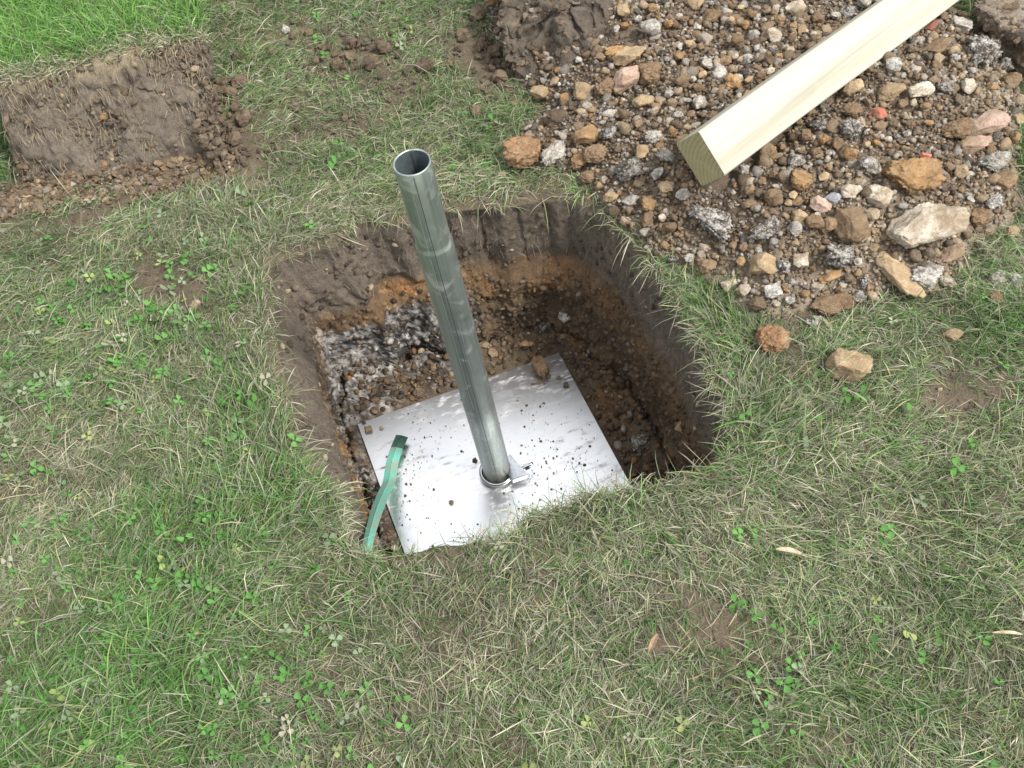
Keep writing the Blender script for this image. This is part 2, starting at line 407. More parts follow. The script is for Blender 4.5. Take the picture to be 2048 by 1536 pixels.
def rock_mesh(kind, i):
    key = (kind, i)
    if key not in ROCK:
        sub, fac, lump, fine = {'stone': (5, 11, .26, .075), 'clod': (5, 5, .34, .19), 'slag': (5, 6, .36, .26), 'pebble': (4, 10, .3, .08), 'lump': (4, 5, .4, .17)}[kind]
        V, F = rock_verts(sub, 100 + i * 7 + len(kind) * 1000, fac, lump, fine)
        ROCK[key] = mesh(kind + '_rock', V, F, None, True)
    return ROCK[key]
def put_rock(name, kind, i, mat, p, size, rz, tilt=(0, 0), sink=.3, parent=None):
    """size = full extents; rests at p, sunk a little"""
    me = rock_mesh(kind, i); sx, sy, sz = [s / 2 for s in size]
    return link(name, me, M[mat], parent, (p[0], p[1], p[2] + sz * (1 - 2 * sink)), (tilt[0], tilt[1], rz), (sx, sy, sz))
def rock_field(name, P, size, col, sub, mat, seed=0, flat=.75, nvar=10, smooth=False):
    """many small stones in one mesh: P centres (N,3), size radius (N)"""
    r = np.random.default_rng(seed); N = len(P)
    base = [rock_verts(sub, 900 + seed * 31 + k, 7 if sub else 0, .55) for k in range(nvar)]
    nv = len(base[0][0]); B = np.stack([b[0] for b in base])[r.integers(0, nvar, N)]
    sc = r.uniform(.6, 1.3, (N, 3)); sc[:, 2] *= flat
    a = r.uniform(0, 6.28, N); tl = r.normal(0, .5, N)
    B = B * sc[:, None, :]
    c1, s1 = np.cos(tl)[:, None], np.sin(tl)[:, None]
    y = B[..., 1] * c1 - B[..., 2] * s1; z = B[..., 1] * s1 + B[..., 2] * c1
    c2, s2 = np.cos(a)[:, None], np.sin(a)[:, None]
    x2 = B[..., 0] * c2 - y * s2; y2 = B[..., 0] * s2 + y * c2
    W = np.stack([x2, y2, z], -1) * size[:, None, None] + P[:, None, :]
    F = (base[0][1][None] + (np.arange(N) * nv)[:, None, None]).reshape(-1, 3)
    me = mesh(name, W.reshape(-1, 3), F, np.repeat(col, nv, 0), smooth)
    return link(name, me, mat)

PAL = np.array([(.20, .14, .09), (.15, .105, .07), (.25, .18, .115), (.30, .21, .12), (.11, .08, .06), (.33, .19, .09), (.40, .31, .2), (.48, .43, .36), (.30, .29, .27), (.06, .06, .06), (.55, .52, .46), (.17, .165, .16)])
PW = np.array([.22, .20, .15, .09, .13, .04, .05, .03, .04, .03, .012, .03]); PW /= PW.sum()
PWG = np.array([.12, .12, .12, .09, .08, .03, .12, .11, .10, .05, .05, .03]); PWG /= PWG.sum()      # dusty grit: more pale and grey grains
def pal(n, r, w=PW): return PAL[r.choice(len(PAL), n, p=w)] * r.uniform(.8, 1.4, (n, 1))

# ------------------------------------------------------------------ spoil heap
hx0, hy0 = HEAP.min(0) - .05; hx1, hy1 = HEAP.max(0) + .05
st = .0068
gx, gy = np.arange(hx0, hx1, st), np.arange(hy0, hy1, st)
GX, GY = np.meshgrid(gx, gy, indexing='ij'); HP = np.c_[GX.ravel(), GY.ravel()]
HZ = heap_z(HP) - .006
HF = grid_faces(len(gx), len(gy), False)
keep = (HZ[HF].max(1) > lawn_z(HP)[HF].min(1) - .02) & (poly_d(HP, HEAP)[HF].max(1) > -.06) & (pit_d(HP[:, 0], HP[:, 1])[HF].min(1) > .01)
HF = HF[keep]; us = np.unique(HF); rm = np.full(len(HP), -1); rm[us] = np.arange(len(us))
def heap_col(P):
    """colour of the spoil: dark topsoil by the sod, sandy with sunlit paleness painted in past the post, ashy spots between"""
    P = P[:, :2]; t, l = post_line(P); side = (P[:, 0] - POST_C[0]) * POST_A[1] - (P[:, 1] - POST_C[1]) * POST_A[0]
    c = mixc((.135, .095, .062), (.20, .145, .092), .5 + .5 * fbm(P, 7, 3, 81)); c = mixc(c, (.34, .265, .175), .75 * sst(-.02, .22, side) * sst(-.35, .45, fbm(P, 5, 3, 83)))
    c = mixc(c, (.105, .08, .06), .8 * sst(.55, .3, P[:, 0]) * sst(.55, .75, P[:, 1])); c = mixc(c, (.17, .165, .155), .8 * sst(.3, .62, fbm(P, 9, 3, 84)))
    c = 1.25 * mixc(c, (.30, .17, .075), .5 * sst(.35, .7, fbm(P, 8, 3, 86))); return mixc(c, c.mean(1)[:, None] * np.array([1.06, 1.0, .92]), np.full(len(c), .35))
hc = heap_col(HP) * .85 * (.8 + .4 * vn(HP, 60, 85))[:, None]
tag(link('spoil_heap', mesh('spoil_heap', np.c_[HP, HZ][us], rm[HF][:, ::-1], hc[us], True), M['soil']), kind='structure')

def sample_heap(n, r, lo=-.02, fall=.03):
    P = r.uniform([hx0, hy0], [hx1, hy1], (n, 2)); d = poly_d(P, HEAP)
    k = (r.uniform(size=n) < sst(lo - fall, lo + fall, d + .03 * fbm(P, 10, 2, 91))) & (pit_d(P[:, 0], P[:, 1]) > .012)
    P = P[k]; return P[~under_post(P)]
def under_post(P):
    t, l = post_line(P); return (l < .034) & (t > .03)
r1 = np.random.default_rng(11)
P = sample_heap(66000, r1, .0, .035); sz = .0015 + .0034 * r1.uniform(size=len(P)) ** 2.2
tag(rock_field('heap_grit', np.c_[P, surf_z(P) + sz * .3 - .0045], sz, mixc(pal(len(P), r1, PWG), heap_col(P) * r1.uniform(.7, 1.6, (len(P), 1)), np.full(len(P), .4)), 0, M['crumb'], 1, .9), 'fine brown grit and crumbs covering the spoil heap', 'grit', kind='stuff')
P = sample_heap(22000, r1, .01, .03); P = P[(fbm(P, 9, 2, 93) > -.5)]; sz = .0032 + .0042 * r1.uniform(size=len(P)) ** 1.8
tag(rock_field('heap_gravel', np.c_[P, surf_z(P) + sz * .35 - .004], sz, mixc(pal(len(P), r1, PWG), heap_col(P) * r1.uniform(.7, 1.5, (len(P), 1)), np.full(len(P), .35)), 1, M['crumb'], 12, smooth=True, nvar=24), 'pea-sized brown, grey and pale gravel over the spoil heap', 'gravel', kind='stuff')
P = sample_heap(4200, r1, .015, .03); P = P[(fbm(P, 7, 2, 94) > -.2)]; sz = .0062 + .0085 * r1.uniform(size=len(P)) ** 2.2
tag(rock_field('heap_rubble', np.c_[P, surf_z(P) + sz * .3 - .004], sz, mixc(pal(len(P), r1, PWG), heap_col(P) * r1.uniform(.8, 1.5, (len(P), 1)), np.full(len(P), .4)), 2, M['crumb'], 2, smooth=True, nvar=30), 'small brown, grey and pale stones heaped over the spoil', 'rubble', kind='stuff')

# ------------------------------------------------------------------ galvanised pole on its base plate
def mat_pole():
    m, nt, b, out = new_mat('galvanised_tube')
    co = nd(nt, 'ShaderNodeTexCoord').outputs['Object']
    mp = nd(nt, 'ShaderNodeMapping', {'Vector': co, 'Scale': (60, 60, 1.6)}).outputs[0]
    n1 = noise(nt, mp, 1.0, 6, .6); n2 = noise(nt, co, 22, 5, .6, 1.2); n3 = noise(nt, co, 240, 3, .7)
    c = ramp(nt, n1, [(.3, (.19, .23, .22)), (.5, (.30, .35, .335)), (.7, (.44, .49, .47))])
    c = mixn(nt, ramp(nt, n2, [(.55, (0, 0, 0)), (.70, (.7, .7, .7))]), c, (.70, .72, .72))  # pale spangle blotches, with highlights put into the colour
    c = mixn(nt, ramp(nt, n2, [(.28, (.5, .5, .5)), (.42, (0, 0, 0))]), c, (.24, .265, .26))
    zz = nd(nt, 'ShaderNodeSeparateXYZ', {0: co}).outputs[2]
    dirt = nd(nt, 'ShaderNodeMapRange', {0: zz, 1: .01, 2: .085, 3: .95, 4: 0.0}).outputs[0]
    dm = nd(nt, 'ShaderNodeMath', {0: dirt, 1: ramp(nt, n2, [(.3, (.3, .3, .3)), (.6, (1, 1, 1))])}, operation='MULTIPLY').outputs[0]
    c = mixn(nt, dm, c, (.25, .21, .16))
    nt.links.new(c, b.inputs['Base Color'])
    met = nd(nt, 'ShaderNodeMath', {0: .82, 1: dm}, operation='SUBTRACT', use_clamp=True).outputs[0]
    nt.links.new(met, b.inputs['Metallic'])
    nt.links.new(nd(nt, 'ShaderNodeMapRange', {0: n2, 3: .30, 4: .55}).outputs[0], b.inputs['Roughness'])
    bump(nt, b, nd(nt, 'ShaderNodeMath', {0: n1, 1: n3}, operation='ADD').outputs[0], .12, .001)
    return m
def mat_plain_metal(name, col, rough, metal=1.0, ns=120, amt=.12):
    m, nt, b, out = new_mat(name)
    co = nd(nt, 'ShaderNodeTexCoord').outputs['Object']; n = noise(nt, co, ns, 5, .6)
    c = ramp(nt, n, [(.3, tuple(x * .72 for x in col)), (.6, col)])
    nt.links.new(c, b.inputs['Base Color']); b.inputs['Metallic'].default_value = metal
    nt.links.new(nd(nt, 'ShaderNodeMapRange', {0: n, 3: rough - amt * .5, 4: rough + amt * .5}).outputs[0], b.inputs['Roughness'])
    return m
def mat_plate():
    m, nt, b, out = new_mat('galvanised_sheet')
    co = nd(nt, 'ShaderNodeTexCoord').outputs['Object']
    br = nd(nt, 'ShaderNodeMapping', {'Vector': co, 'Scale': (6.0, 420, 1), 'Rotation': (0, 0, .15)}).outputs[0]
    n1 = noise(nt, br, 1.0, 4, .6); n2 = noise(nt, co, 9, 6, .6, .6); n3 = noise(nt, co, 130, 5, .62, .3)
    # smears drawn out along one direction, and specks
    sm = nd(nt, 'ShaderNodeMapping', {'Vector': co, 'Scale': (20, 64, 1), 'Rotation': (0, 0, -1.25)}).outputs[0]
    n4 = noise(nt, sm, 1.0, 6, .68, .2)
    c = ramp(nt, n1, [(.25, (.82, .835, .855)), (.7, (.90, .91, .925))])
    patch = ramp(nt, n2, [(.40, (0, 0, 0)), (.60, (1, 1, 1))])
    s1 = ramp(nt, n4, [(.53, (0, 0, 0)), (.68, (1, 1, 1))])
    s2 = ramp(nt, n3, [(.64, (0, 0, 0)), (.67, (1, 1, 1))])
    film = ramp(nt, noise(nt, co, 16, 5, .6), [(.5, (0, 0, 0)), (.8, (.12, .12, .12))])
    d = mixn(nt, 1.0, mixn(nt, 1.0, mixn(nt, 1.0, s1, patch, 'MULTIPLY'), mixn(nt, .35, (0, 0, 0), s2), 'LIGHTEN'), film, 'LIGHTEN')
    dk = nd(nt, 'ShaderNodeMath', {0: d, 1: .6}, operation='MULTIPLY').outputs[0]
    c = mixn(nt, dk, c, (.24, .195, .15))
    nt.links.new(c, b.inputs['Base Color'])
    nt.links.new(nd(nt, 'ShaderNodeMath', {0: 1.0, 1: dk}, operation='SUBTRACT').outputs[0], b.inputs['Metallic'])
    rr = nd(nt, 'ShaderNodeMapRange', {0: n1, 3: .24, 4: .36}).outputs[0]
    nt.links.new(nd(nt, 'ShaderNodeMath', {0: rr, 1: dk}, operation='ADD').outputs[0], b.inputs['Roughness'])
    bump(nt, b, n1, .06, .0006)
    return m
M['pole'] = mat_pole(); M['plate'] = mat_plate()
M['zinc'] = mat_plain_metal('bright_zinc', (.62, .65, .68), .24)
M['inner'] = mat_plain_metal('tube_inside', (.20, .235, .25), .5, .7, 90)
M['seam'] = mat_plain_metal('weld_line', (.13, .15, .15), .5, .7)
M['seam_light'] = mat_plain_metal('pale_line', (.72, .75, .74), .35, .8)

def lathe(prof, n=96, phase=0):
    a = np.linspace(0, 2 * np.pi, n, endpoint=False) + phase; pr = np.array(prof)
    V = np.stack([pr[None, :, 0] * np.cos(a)[:, None], pr[None, :, 0] * np.sin(a)[:, None], np.broadcast_to(pr[None, :, 1], (n, len(pr)))], -1).reshape(-1, 3)
    return V, grid_faces(n, len(pr))[:, ::-1]
def tube_path(C, rads, n=16, caps=True):
    """round bar along points C"""
    C = np.asarray(C, float); m = len(C); T = np.gradient(C, axis=0); T /= np.linalg.norm(T, axis=1)[:, None]
    ref = np.array([0, 0, 1.0]); V = []
    for k in range(m):
        rf = ref if abs(T[k] @ ref) < .95 else np.array([1.0, 0, 0])
        s = np.cross(T[k], rf); s /= np.linalg.norm(s); t2 = np.cross(s, T[k])
        a = np.linspace(0, 2 * np.pi, n, endpoint=False)
        V.append(C[k] + rads[k] * (np.cos(a)[:, None] * s + np.sin(a)[:, None] * t2))
    V = np.concatenate(V); i = np.arange(m - 1)[:, None]; j = np.arange(n)[None, :]; j2 = (j + 1) % n
    F = np.stack([i * n + j, i * n + j2, (i + 1) * n + j2, (i + 1) * n + j], -1).reshape(-1, 4)
    if caps:
        b = len(V); V = np.vstack([V, C[0], C[-1]])
        F = np.vstack([F, [[b, (k + 1) % n, k, b] for k in range(n)], [[b + 1, (m - 1) * n + k, (m - 1) * n + (k + 1) % n, b + 1] for k in range(n)]])
    return V, F
def tris(F):
    """quads to triangles, dropping degenerate ones"""
    F = np.asarray(F); T = np.vstack([F[:, [0, 1, 2]], F[:, [0, 2, 3]]])
    return T[(T[:, 0] != T[:, 1]) & (T[:, 1] != T[:, 2]) & (T[:, 0] != T[:, 2])]
def prism(poly, z0, z1, bev=.0012, c=None):
    """bevelled plate of outline poly (n,2)"""
    P_ = np.array(poly); n = len(P_); c = P_.mean(0) if c is None else np.array(c); I = c + (P_ - c) * (1 - bev / np.abs(P_ - c).max())
    V = np.vstack([np.c_[P_, np.full(n, z0)], np.c_[P_, np.full(n, z1 - bev)], np.c_[I, np.full(n, z1)], [[c[0], c[1], z1]], [[c[0], c[1], z0]]])
    F = []
    for k in range(n):
        k2 = (k + 1) % n
        for l in (0, 1): F += [[l * n + k, l * n + k2, (l + 1) * n + k2], [l * n + k, (l + 1) * n + k2, (l + 1) * n + k]]
        F += [[2 * n + k, 2 * n + k2, 3 * n], [k2, k, 3 * n + 1]]
    return V, np.array(F)

root = tag(empty('pole_mount', (0, 0, DEP)), 'galvanised steel pole clamped upright to a square metal base plate in the pit', 'pole mount')
# plate
pl = bpy.data.objects
hw, hh, tk = PL['W'] / 2, PL['H'] / 2, .003
nxp, nyp = 40, 40
gxp, gyp = np.meshgrid(np.linspace(-hw, hw, nxp), np.linspace(-hh, hh, nyp), indexing='ij')
topz = .0007 * fbm(np.c_[gxp.ravel(), gyp.ravel()], 3, 2, 301) * 1.2
Vt = np.c_[gxp.ravel(), gyp.ravel(), topz]; Vb = Vt - [0, 0, tk]
Ft = grid_faces(nxp, nyp, False)[:, ::-1]; n0 = len(Vt)
loop = np.r_[np.arange(nxp) * nyp, (nxp - 1) * nyp + np.arange(1, nyp), np.arange(nxp - 2, -1, -1) * nyp + nyp - 1, np.arange(nyp - 2, 0, -1)]
Fs = np.array([[a, a + n0, b + n0, b] for a, b in zip(loop, np.roll(loop, -1))])
plate = link('base_plate', mesh('base_plate', np.vstack([Vt, Vb]), np.vstack([Ft, Ft[:, ::-1] + n0, Fs]), None, False), M['plate'], root)
ex = Vector((math.cos(PL['yaw']), math.sin(PL['yaw']), 0)); ey = Vector((-math.sin(PL['yaw']), math.cos(PL['yaw']), 0))
ex.z = PL['tx'] * ex.x + PL['ty'] * ex.y; ey.z = PL['tx'] * ey.x + PL['ty'] * ey.y; ex.normalize(); ez = ex.cross(ey).normalized(); ey = ez.cross(ex)
Mx = Matrix((ex, ey, ez)).transposed().to_4x4(); Mx.translation = (PL['c'][0], PL['c'][1], 0)
plate.matrix_local = Mx
plate['label'] = 'bright square sheet smeared with dried mud'
# pole
PH, PR, PR2, ZS = .942, .0305, .0281, .775
prof = [(PR - .0028, .002), (PR, .002), (PR, .3), (PR, ZS - .010), (PR, ZS - .005), (PR - .0003, ZS - .003), (PR2 + .0003, ZS + .002), (PR2, ZS + .004), (PR2, ZS + .010), (PR2, .9), (PR2, PH - .001), (PR2 - .0006, PH), (PR2 - .0022, PH), (PR2 - .0028, PH - .001)]
Vp, Fp = lathe(prof)
pole = link('pole', mesh('pole', Vp, Fp, None, True), M['pole'], root)
Vp, Fp = lathe([(PR2 - .0028, PH - .001), (PR2 - .0028, ZS), (PR2 - .0028, .002)])
inner = link('tube_inside', mesh('tube_inside', Vp, Fp, None, True), M['inner'], pole)
def strip(name, az, rfun, z0, z1, w, mat, out=.0003, n=40):
    z = np.linspace(z0, z1, n); V = []
    for zz in z:
        rr = rfun(zz) + out
        for k in (-1, 1): V.append((rr * math.cos(az + k * w / 2 / rr), rr * math.sin(az + k * w / 2 / rr), zz))
    F = [[2 * i, 2 * i + 1, 2 * i + 3, 2 * i + 2] for i in range(n - 1)]
    return link(name, mesh(name, V, F, None, True), mat, pole)
rf = lambda z: PR if z < ZS - .012 else (PR2 if z > ZS + .004 else PR + (PR2 - PR) * max(0, (z - ZS + .004)) / .008)
camaz = math.atan2(CAM[1], CAM[0])
strip('weld_seam', camaz - .12, rf, .01, PH - .004, .0012, M['seam'])
strip('pale_streak', camaz - .42, rf, .32, PH - .01, .0008, M['seam_light'])  # thin pale streaks running along the tube
strip('pale_streak', camaz + .12, rf, .1, .6, .0006, M['seam_light'])
strip('inner_seam', camaz + math.pi - .1, lambda z: PR2 - .0034, .4, PH - .003, .0016, M['seam'], 0)
# U-clamp round the foot
cz = .016
a0, a1 = math.radians(128), math.radians(318)
aa = np.linspace(a0, a1, 48); CR = PR + .0052
pts = np.c_[CR * np.cos(aa), CR * np.sin(aa), np.full(48, cz)]
Vc, Fc = tube_path(pts, np.full(48, .0046), 16)
clamp = link('clamp', mesh('clamp', Vc, tris(Fc), None, True), M['zinc'], root)
br_px = [(1019, 953), (1025, 961), (1056, 950), (1021, 909), (1016, 912)]
bp = at(br_px, DEP + .026)[:, :2]
inn = [(PR * 1.01 * math.cos(a), PR * 1.01 * math.sin(a)) for a in np.linspace(math.atan2(bp[4][1], bp[4][0]), math.atan2(bp[0][1], bp[0][0]), 9)]
Vb_, Fb_ = prism(np.vstack([bp[:4], inn]), .014, .029, .0015, bp[2] * .3 + bp[1] * .2 + np.array(inn[4]) * .5)
saddle = link('saddle', mesh('saddle', Vb_, Fb_, None, False), M['zinc'], clamp)
b0, b1 = at([(1042, 938)], DEP + .02)[0], at([(1066, 927)], DEP + .022)[0]
b0[2] -= DEP; b1[2] -= DEP
bp_ = np.linspace(b0, b1, 6); Vc, Fc = tube_path(bp_, np.full(6, .0042), 14)
bolt = link('bolt', mesh('bolt', Vc, tris(Fc), None, True), M['zinc'], clamp)
nutp = np.linspace(b0 + (b1 - b0) * .28, b0 + (b1 - b0) * .62, 2); Vc, Fc = tube_path(nutp, np.full(2, .0085), 6)
link('nut', mesh('nut', Vc, tris(Fc), None, False), M['zinc'], clamp)

# ------------------------------------------------------------------ crumbs, mud and pebbles on the plate
r2 = np.random.default_rng(5)
u_ = r2.uniform(-.24, .24, (1100, 2)); k = fbm(u_, 9, 2, 401) + .25 * r2.normal(size=1100) > .12; u_ = u_[k]
c_, s_ = math.cos(PL['yaw']), math.sin(PL['yaw'])
px_ = np.c_[PL['c'][0] + c_ * u_[:, 0] - s_ * u_[:, 1], PL['c'][1] + s_ * u_[:, 0] + c_ * u_[:, 1]]
ok = np.hypot(px_[:, 0], px_[:, 1]) > .05; px_ = px_[ok]
sz = .0009 + .0026 * r2.uniform(size=len(px_)) ** 3
tag(rock_field('plate_crumbs', np.c_[px_, plate_z(px_[:, 0], px_[:, 1]) + .0015], sz, pal(len(px_), r2) * .8, 1, M['crumb'], 3, .45), 'tiny soil crumbs scattered over the metal base plate', 'soil crumbs', kind='stuff')
def on_plate(px):
    z = DEP
    for _ in range(6): p = at([px], z)[0]; z = plate_z(p[0], p[1])
    p[2] = z; return p
for i, (px, s, mt, nm, lb) in enumerate([((738, 861), .017, 'tan', 'pebble', 'round tan pebble near the corner of the metal plate'), ((763, 857), .010, 'tan', 'pebble', 'tiny tan pebble on the plate beside the larger tan pebble'),
        ((728, 846), .009, 'dark', 'pebble', 'small black pebble at the very corner of the metal plate'), ((1133, 772), .014, 'dark', 'soil_crumb', 'dark soil crumb lying apart on the plate near its free corner'),
        ((1118, 757), .009, 'brown', 'soil_crumb', 'small brown crumb on the plate between the mud clod and a dark crumb'), ((1098, 753), .011, 'brown', 'soil_crumb', 'brown crumb on the plate touching the foot of the mud clod'),
        ((950, 922), .013, 'dark', 'soil_crumb', 'flat dark crumb of mud beside the clamp on the plate'), ((903, 1006), .010, 'dark', 'soil_crumb', 'small dark crumb between the pole foot and the green strap')]):
    tag(put_rock(nm, 'pebble', i % 4, mt, on_plate(px), (s * 1.1, s, s * (.4 if 'flat' in lb else .75)), i * 1.3, sink=.08), lb, 'pebble' if nm == 'pebble' else 'crumb')
p = on_plate((1080, 742))
tag(put_rock('mud_clod', 'clod', 3, 'brown', p, (.042, .062, .046), .35, (.25, .1), .08), 'brown mud clod sitting across the back edge of the metal plate', 'clod')
Vt_, Ft_ = tube_path([on_plate((1062, 769)) + [0, 0, .003], on_plate((1075, 768)) + [0, 0, .004], on_plate((1091, 767)) + [0, 0, .003]], [.0012, .0012, .0008], 6)
M['twig'] = mat_rock('dry_twig', [(.3, (.08, .05, .035)), (.7, (.18, .12, .08))], 80, .4)
tag(link('twig', mesh('twig', Vt_, tris(Ft_), None, True), M['twig']), 'short thin dark twig lying on the metal plate', 'twig')

# ------------------------------------------------------------------ green strap
def mat_strap(name, base, dark):
    m, nt, b, out = new_mat(name)
    co = nd(nt, 'ShaderNodeTexCoord').outputs['Object']
    n1 = noise(nt, co, 38, 6, .65, .5); n2 = noise(nt, co, 160, 4, .7)
    c = ramp(nt, n2, [(.3, tuple(x * .82 for x in base)), (.6, base)])
    c = mixn(nt, ramp(nt, n1, [(.46, (0, 0, 0)), (.58, (.85, .85, .85))]), c, dark)
    nt.links.new(c, b.inputs['Base Color']); b.inputs['Roughness'].default_value = .75; b.inputs['Specular IOR Level'].default_value = .2
    bump(nt, b, n1, .3, .001); return m
M['strap'] = mat_strap('green_strap', (.15, .44, .35), (.29, .29, .23)); M['strap_tip_shade'] = mat_strap('strap_tip_shade', (.045, .13, .095), (.10, .12, .09))  # tip colour carries the painted shadow of the fold
def pit_hit(px):
    d = at([px], -1.0)[0] - CAM; d /= np.linalg.norm(d); tpar = np.linspace(1.2, 2.4, 800); Q = CAM + tpar[:, None] * d
    aq = np.arctan2(Q[:, 1] - CY, Q[:, 0] - CX); rq = np.hypot(Q[:, 0] - CX, Q[:, 1] - CY); ti = (np.round((aq + np.pi) / (2 * np.pi) * NT).astype(int)) % NT
    for k_ in range(len(Q)):
        if Q[k_, 2] > -.015: continue
        col_r = np.hypot(Xp[ti[k_]] - CX, Yp[ti[k_]] - CY)
        if Q[k_, 2] < np.interp(rq[k_], col_r[::-1], Zp[ti[k_]][::-1]): return Q[k_], d
    return None, d
cl = [((733, 1108), -.035), ((737, 1080), -.07), ((746, 1046), -.14), ((756, 1014), -.225), ((766, 990), DEP + .11), ((779, 962), DEP + .05), ((784, 925), DEP + .034), ((793, 897), DEP + .031), ((804, 872), DEP + .029)]
cp = np.array([at([a], z)[0] for a, z in cl])
tt = np.linspace(0, len(cp) - 1, 60); cps = np.stack([np.interp(tt, np.arange(len(cp)), cp[:, i]) for i in range(3)], 1)
for _ in range(3): cps[1:-1] = .25 * cps[:-2] + .5 * cps[1:-1] + .25 * cps[2:]
def ribbon(C, w, name, mat, parent=None, thick=.0012):
    T = np.gradient(C, axis=0); T /= np.linalg.norm(T, axis=1)[:, None]
    S = np.cross(T, [0, 0, 1]); S /= np.linalg.norm(S, axis=1)[:, None]; N = np.cross(S, T)
    offs = [(-.5, .0), (-.3, .0012), (-.06, .0026), (0, .0034), (.06, .0026), (.3, .0012), (.5, .0)]
    V = np.concatenate([np.stack([C + S * o * w + N * h for o, h in offs], 1), np.stack([C + S * o * w + N * (h - thick) for o, h in offs[::-1]], 1)], 1)
    n, k = V.shape[:2]; i = np.arange(n - 1)[:, None]; j = np.arange(k)[None, :]; j2 = (j + 1) % k
    F = np.stack([i * k + j, i * k + j2, (i + 1) * k + j2, (i + 1) * k + j], -1).reshape(-1, 4)
    caps = []
    for base in (0, (n - 1) * k):
        for a in range(6): caps.append([base + a, base + a + 1, base + 12 - a, base + 13 - a])
    return link(name, mesh(name, V.reshape(-1, 3), np.vstack([F, caps]), None, False), mat, parent)
strap = tag(empty('strap', cps[0]), 'flat turquoise green plastic strap bent over the edge of the metal plate', 'strap')
o = ribbon(cps[:53] - cps[0], np.interp(np.arange(53), [0, 10, 25, 52], [.017, .021, .029, .029])[:, None], 'band', M['strap'], strap)
o = ribbon(cps[52:] - cps[0], .0292, 'band_tip', M['strap_tip_shade'], strap, .0014); o['label'] = 'dark green end of the strap with its shadow painted in'

# ------------------------------------------------------------------ timber post
def mat_timber():
    m, nt, b, out = new_mat('pale_timber')
    co = nd(nt, 'ShaderNodeTexCoord').outputs['Object']
    st_ = nd(nt, 'ShaderNodeMapping', {'Vector': co, 'Scale': (1.1, 34, 34)}).outputs[0]
    st2 = nd(nt, 'ShaderNodeMapping', {'Vector': co, 'Scale': (5, 190, 190)}).outputs[0]
    n1 = noise(nt, st_, 1.0, 4, .55, .8); n2 = noise(nt, st2, 1.0, 3, .6); n3 = noise(nt, co, 11, 5, .6)
    w = nd(nt, 'ShaderNodeTexWave', {'Vector': st_, 'Scale': .55, 'Distortion': 3.5, 'Detail': 2}, wave_type='BANDS', bands_direction='Y').outputs['Fac']
    c = ramp(nt, n1, [(.3, (.30, .29, .235)), (.5, (.38, .372, .315)), (.75, (.42, .414, .36))])
    c = mixn(nt, .45, c, ramp(nt, w, [(.0, (.55, .47, .32)), (.25, (.85, .82, .74)), (1, (1, 1, 1))]), 'MULTIPLY')
    c = mixn(nt, .35, c, ramp(nt, n2, [(.35, (.75, .7, .6)), (.6, (1, 1, 1))]), 'MULTIPLY')
    c = mixn(nt, ramp(nt, n3, [(.56, (0, 0, 0)), (.72, (.5, .5, .5))]), c, (.42, .37, .25))
    nt.links.new(c, b.inputs['Base Color']); b.inputs['Roughness'].default_value = .7
    bump(nt, b, n2, .2, .001); return m
def mat_endgrain():
    m, nt, b, out = new_mat('end_grain')
    co = nd(nt, 'ShaderNodeTexCoord').outputs['Object']
    mp = nd(nt, 'ShaderNodeMapping', {'Vector': co, 'Location': (0, -.055, .075), 'Scale': (0, 1, 1)}).outputs[0]
    w = nd(nt, 'ShaderNodeTexWave', {'Vector': mp, 'Scale': 34, 'Distortion': 1.6, 'Detail': 3, 'Detail Scale': 2.0}, wave_type='RINGS', rings_direction='SPHERICAL').outputs['Fac']
    n = noise(nt, co, 300, 4, .7); n2 = noise(nt, co, 40, 4, .6)
    c = ramp(nt, w, [(.0, (.235, .21, .11)), (.3, (.275, .25, .135)), (1, (.30, .275, .155))])
    c = mixn(nt, .5, c, ramp(nt, n, [(.3, (.6, .6, .55)), (.65, (1.15, 1.15, 1.1))]), 'MULTIPLY')
    c = mixn(nt, ramp(nt, n2, [(.5, (0, 0, 0)), (.75, (.4, .4, .4))]), c, (.42, .36, .2))
    nt.links.new(c, b.inputs['Base Color']); b.inputs['Roughness'].default_value = .9
    bump(nt, b, nd(nt, 'ShaderNodeMath', {0: n, 1: w}, operation='ADD').outputs[0], .35, .0015); return m
M['timber'] = mat_timber(); M['endgrain'] = mat_endgrain()
ax = POST_A
sv = np.array([.399, -.527, .75]); sv -= ax * (sv @ ax); sv /= np.linalg.norm(sv); tv = np.cross(ax, sv)
if tv[2] < 0: tv = -tv
TA, TB, TL = .0779, .0976, 1.5
tp = empty('timber_post', (0, 0, 0))
Mt = Matrix(((ax[0], sv[0], tv[0], POST_C[0]), (ax[1], sv[1], tv[1], POST_C[1]), (ax[2], sv[2], tv[2], POST_C[2]), (0, 0, 0, 1))); tp.matrix_world = Mt
tag(tp, 'long pale sawn timber post lying across the spoil heap', 'timber post')
rr_ = .0045; sec = []
for cx_, cy_, q0 in ((1, 1, 0), (-1, 1, 1), (-1, -1, 2), (1, -1, 3)):
    for a in np.linspace(0, math.pi / 2, 5):
        ph = q0 * math.pi / 2 + a; sec.append((cx_ * (TA / 2 - rr_) + rr_ * math.cos(ph), cy_ * (TB / 2 - rr_) + rr_ * math.sin(ph)))
sec = np.array(sec); ns = len(sec); xs = np.r_[0, .0012, np.linspace(.03, TL, 60)]
V = []
for i, x in enumerate(xs):
    s = sec * (.985 if i == 0 else 1.0)
    wv = .0008 * np.c_[np.sin(x * 9 + 1), np.sin(x * 7)]
    V.append(np.c_[np.full(ns, x), s + wv])
V = np.concatenate(V); i = np.arange(len(xs) - 1)[:, None]; j = np.arange(ns)[None, :]; j2 = (j + 1) % ns
F = np.stack([i * ns + j, i * ns + j2, (i + 1) * ns + j2, (i + 1) * ns + j], -1).reshape(-1, 4)
link('beam', mesh('beam', V, F, None, True), M['timber'], tp)
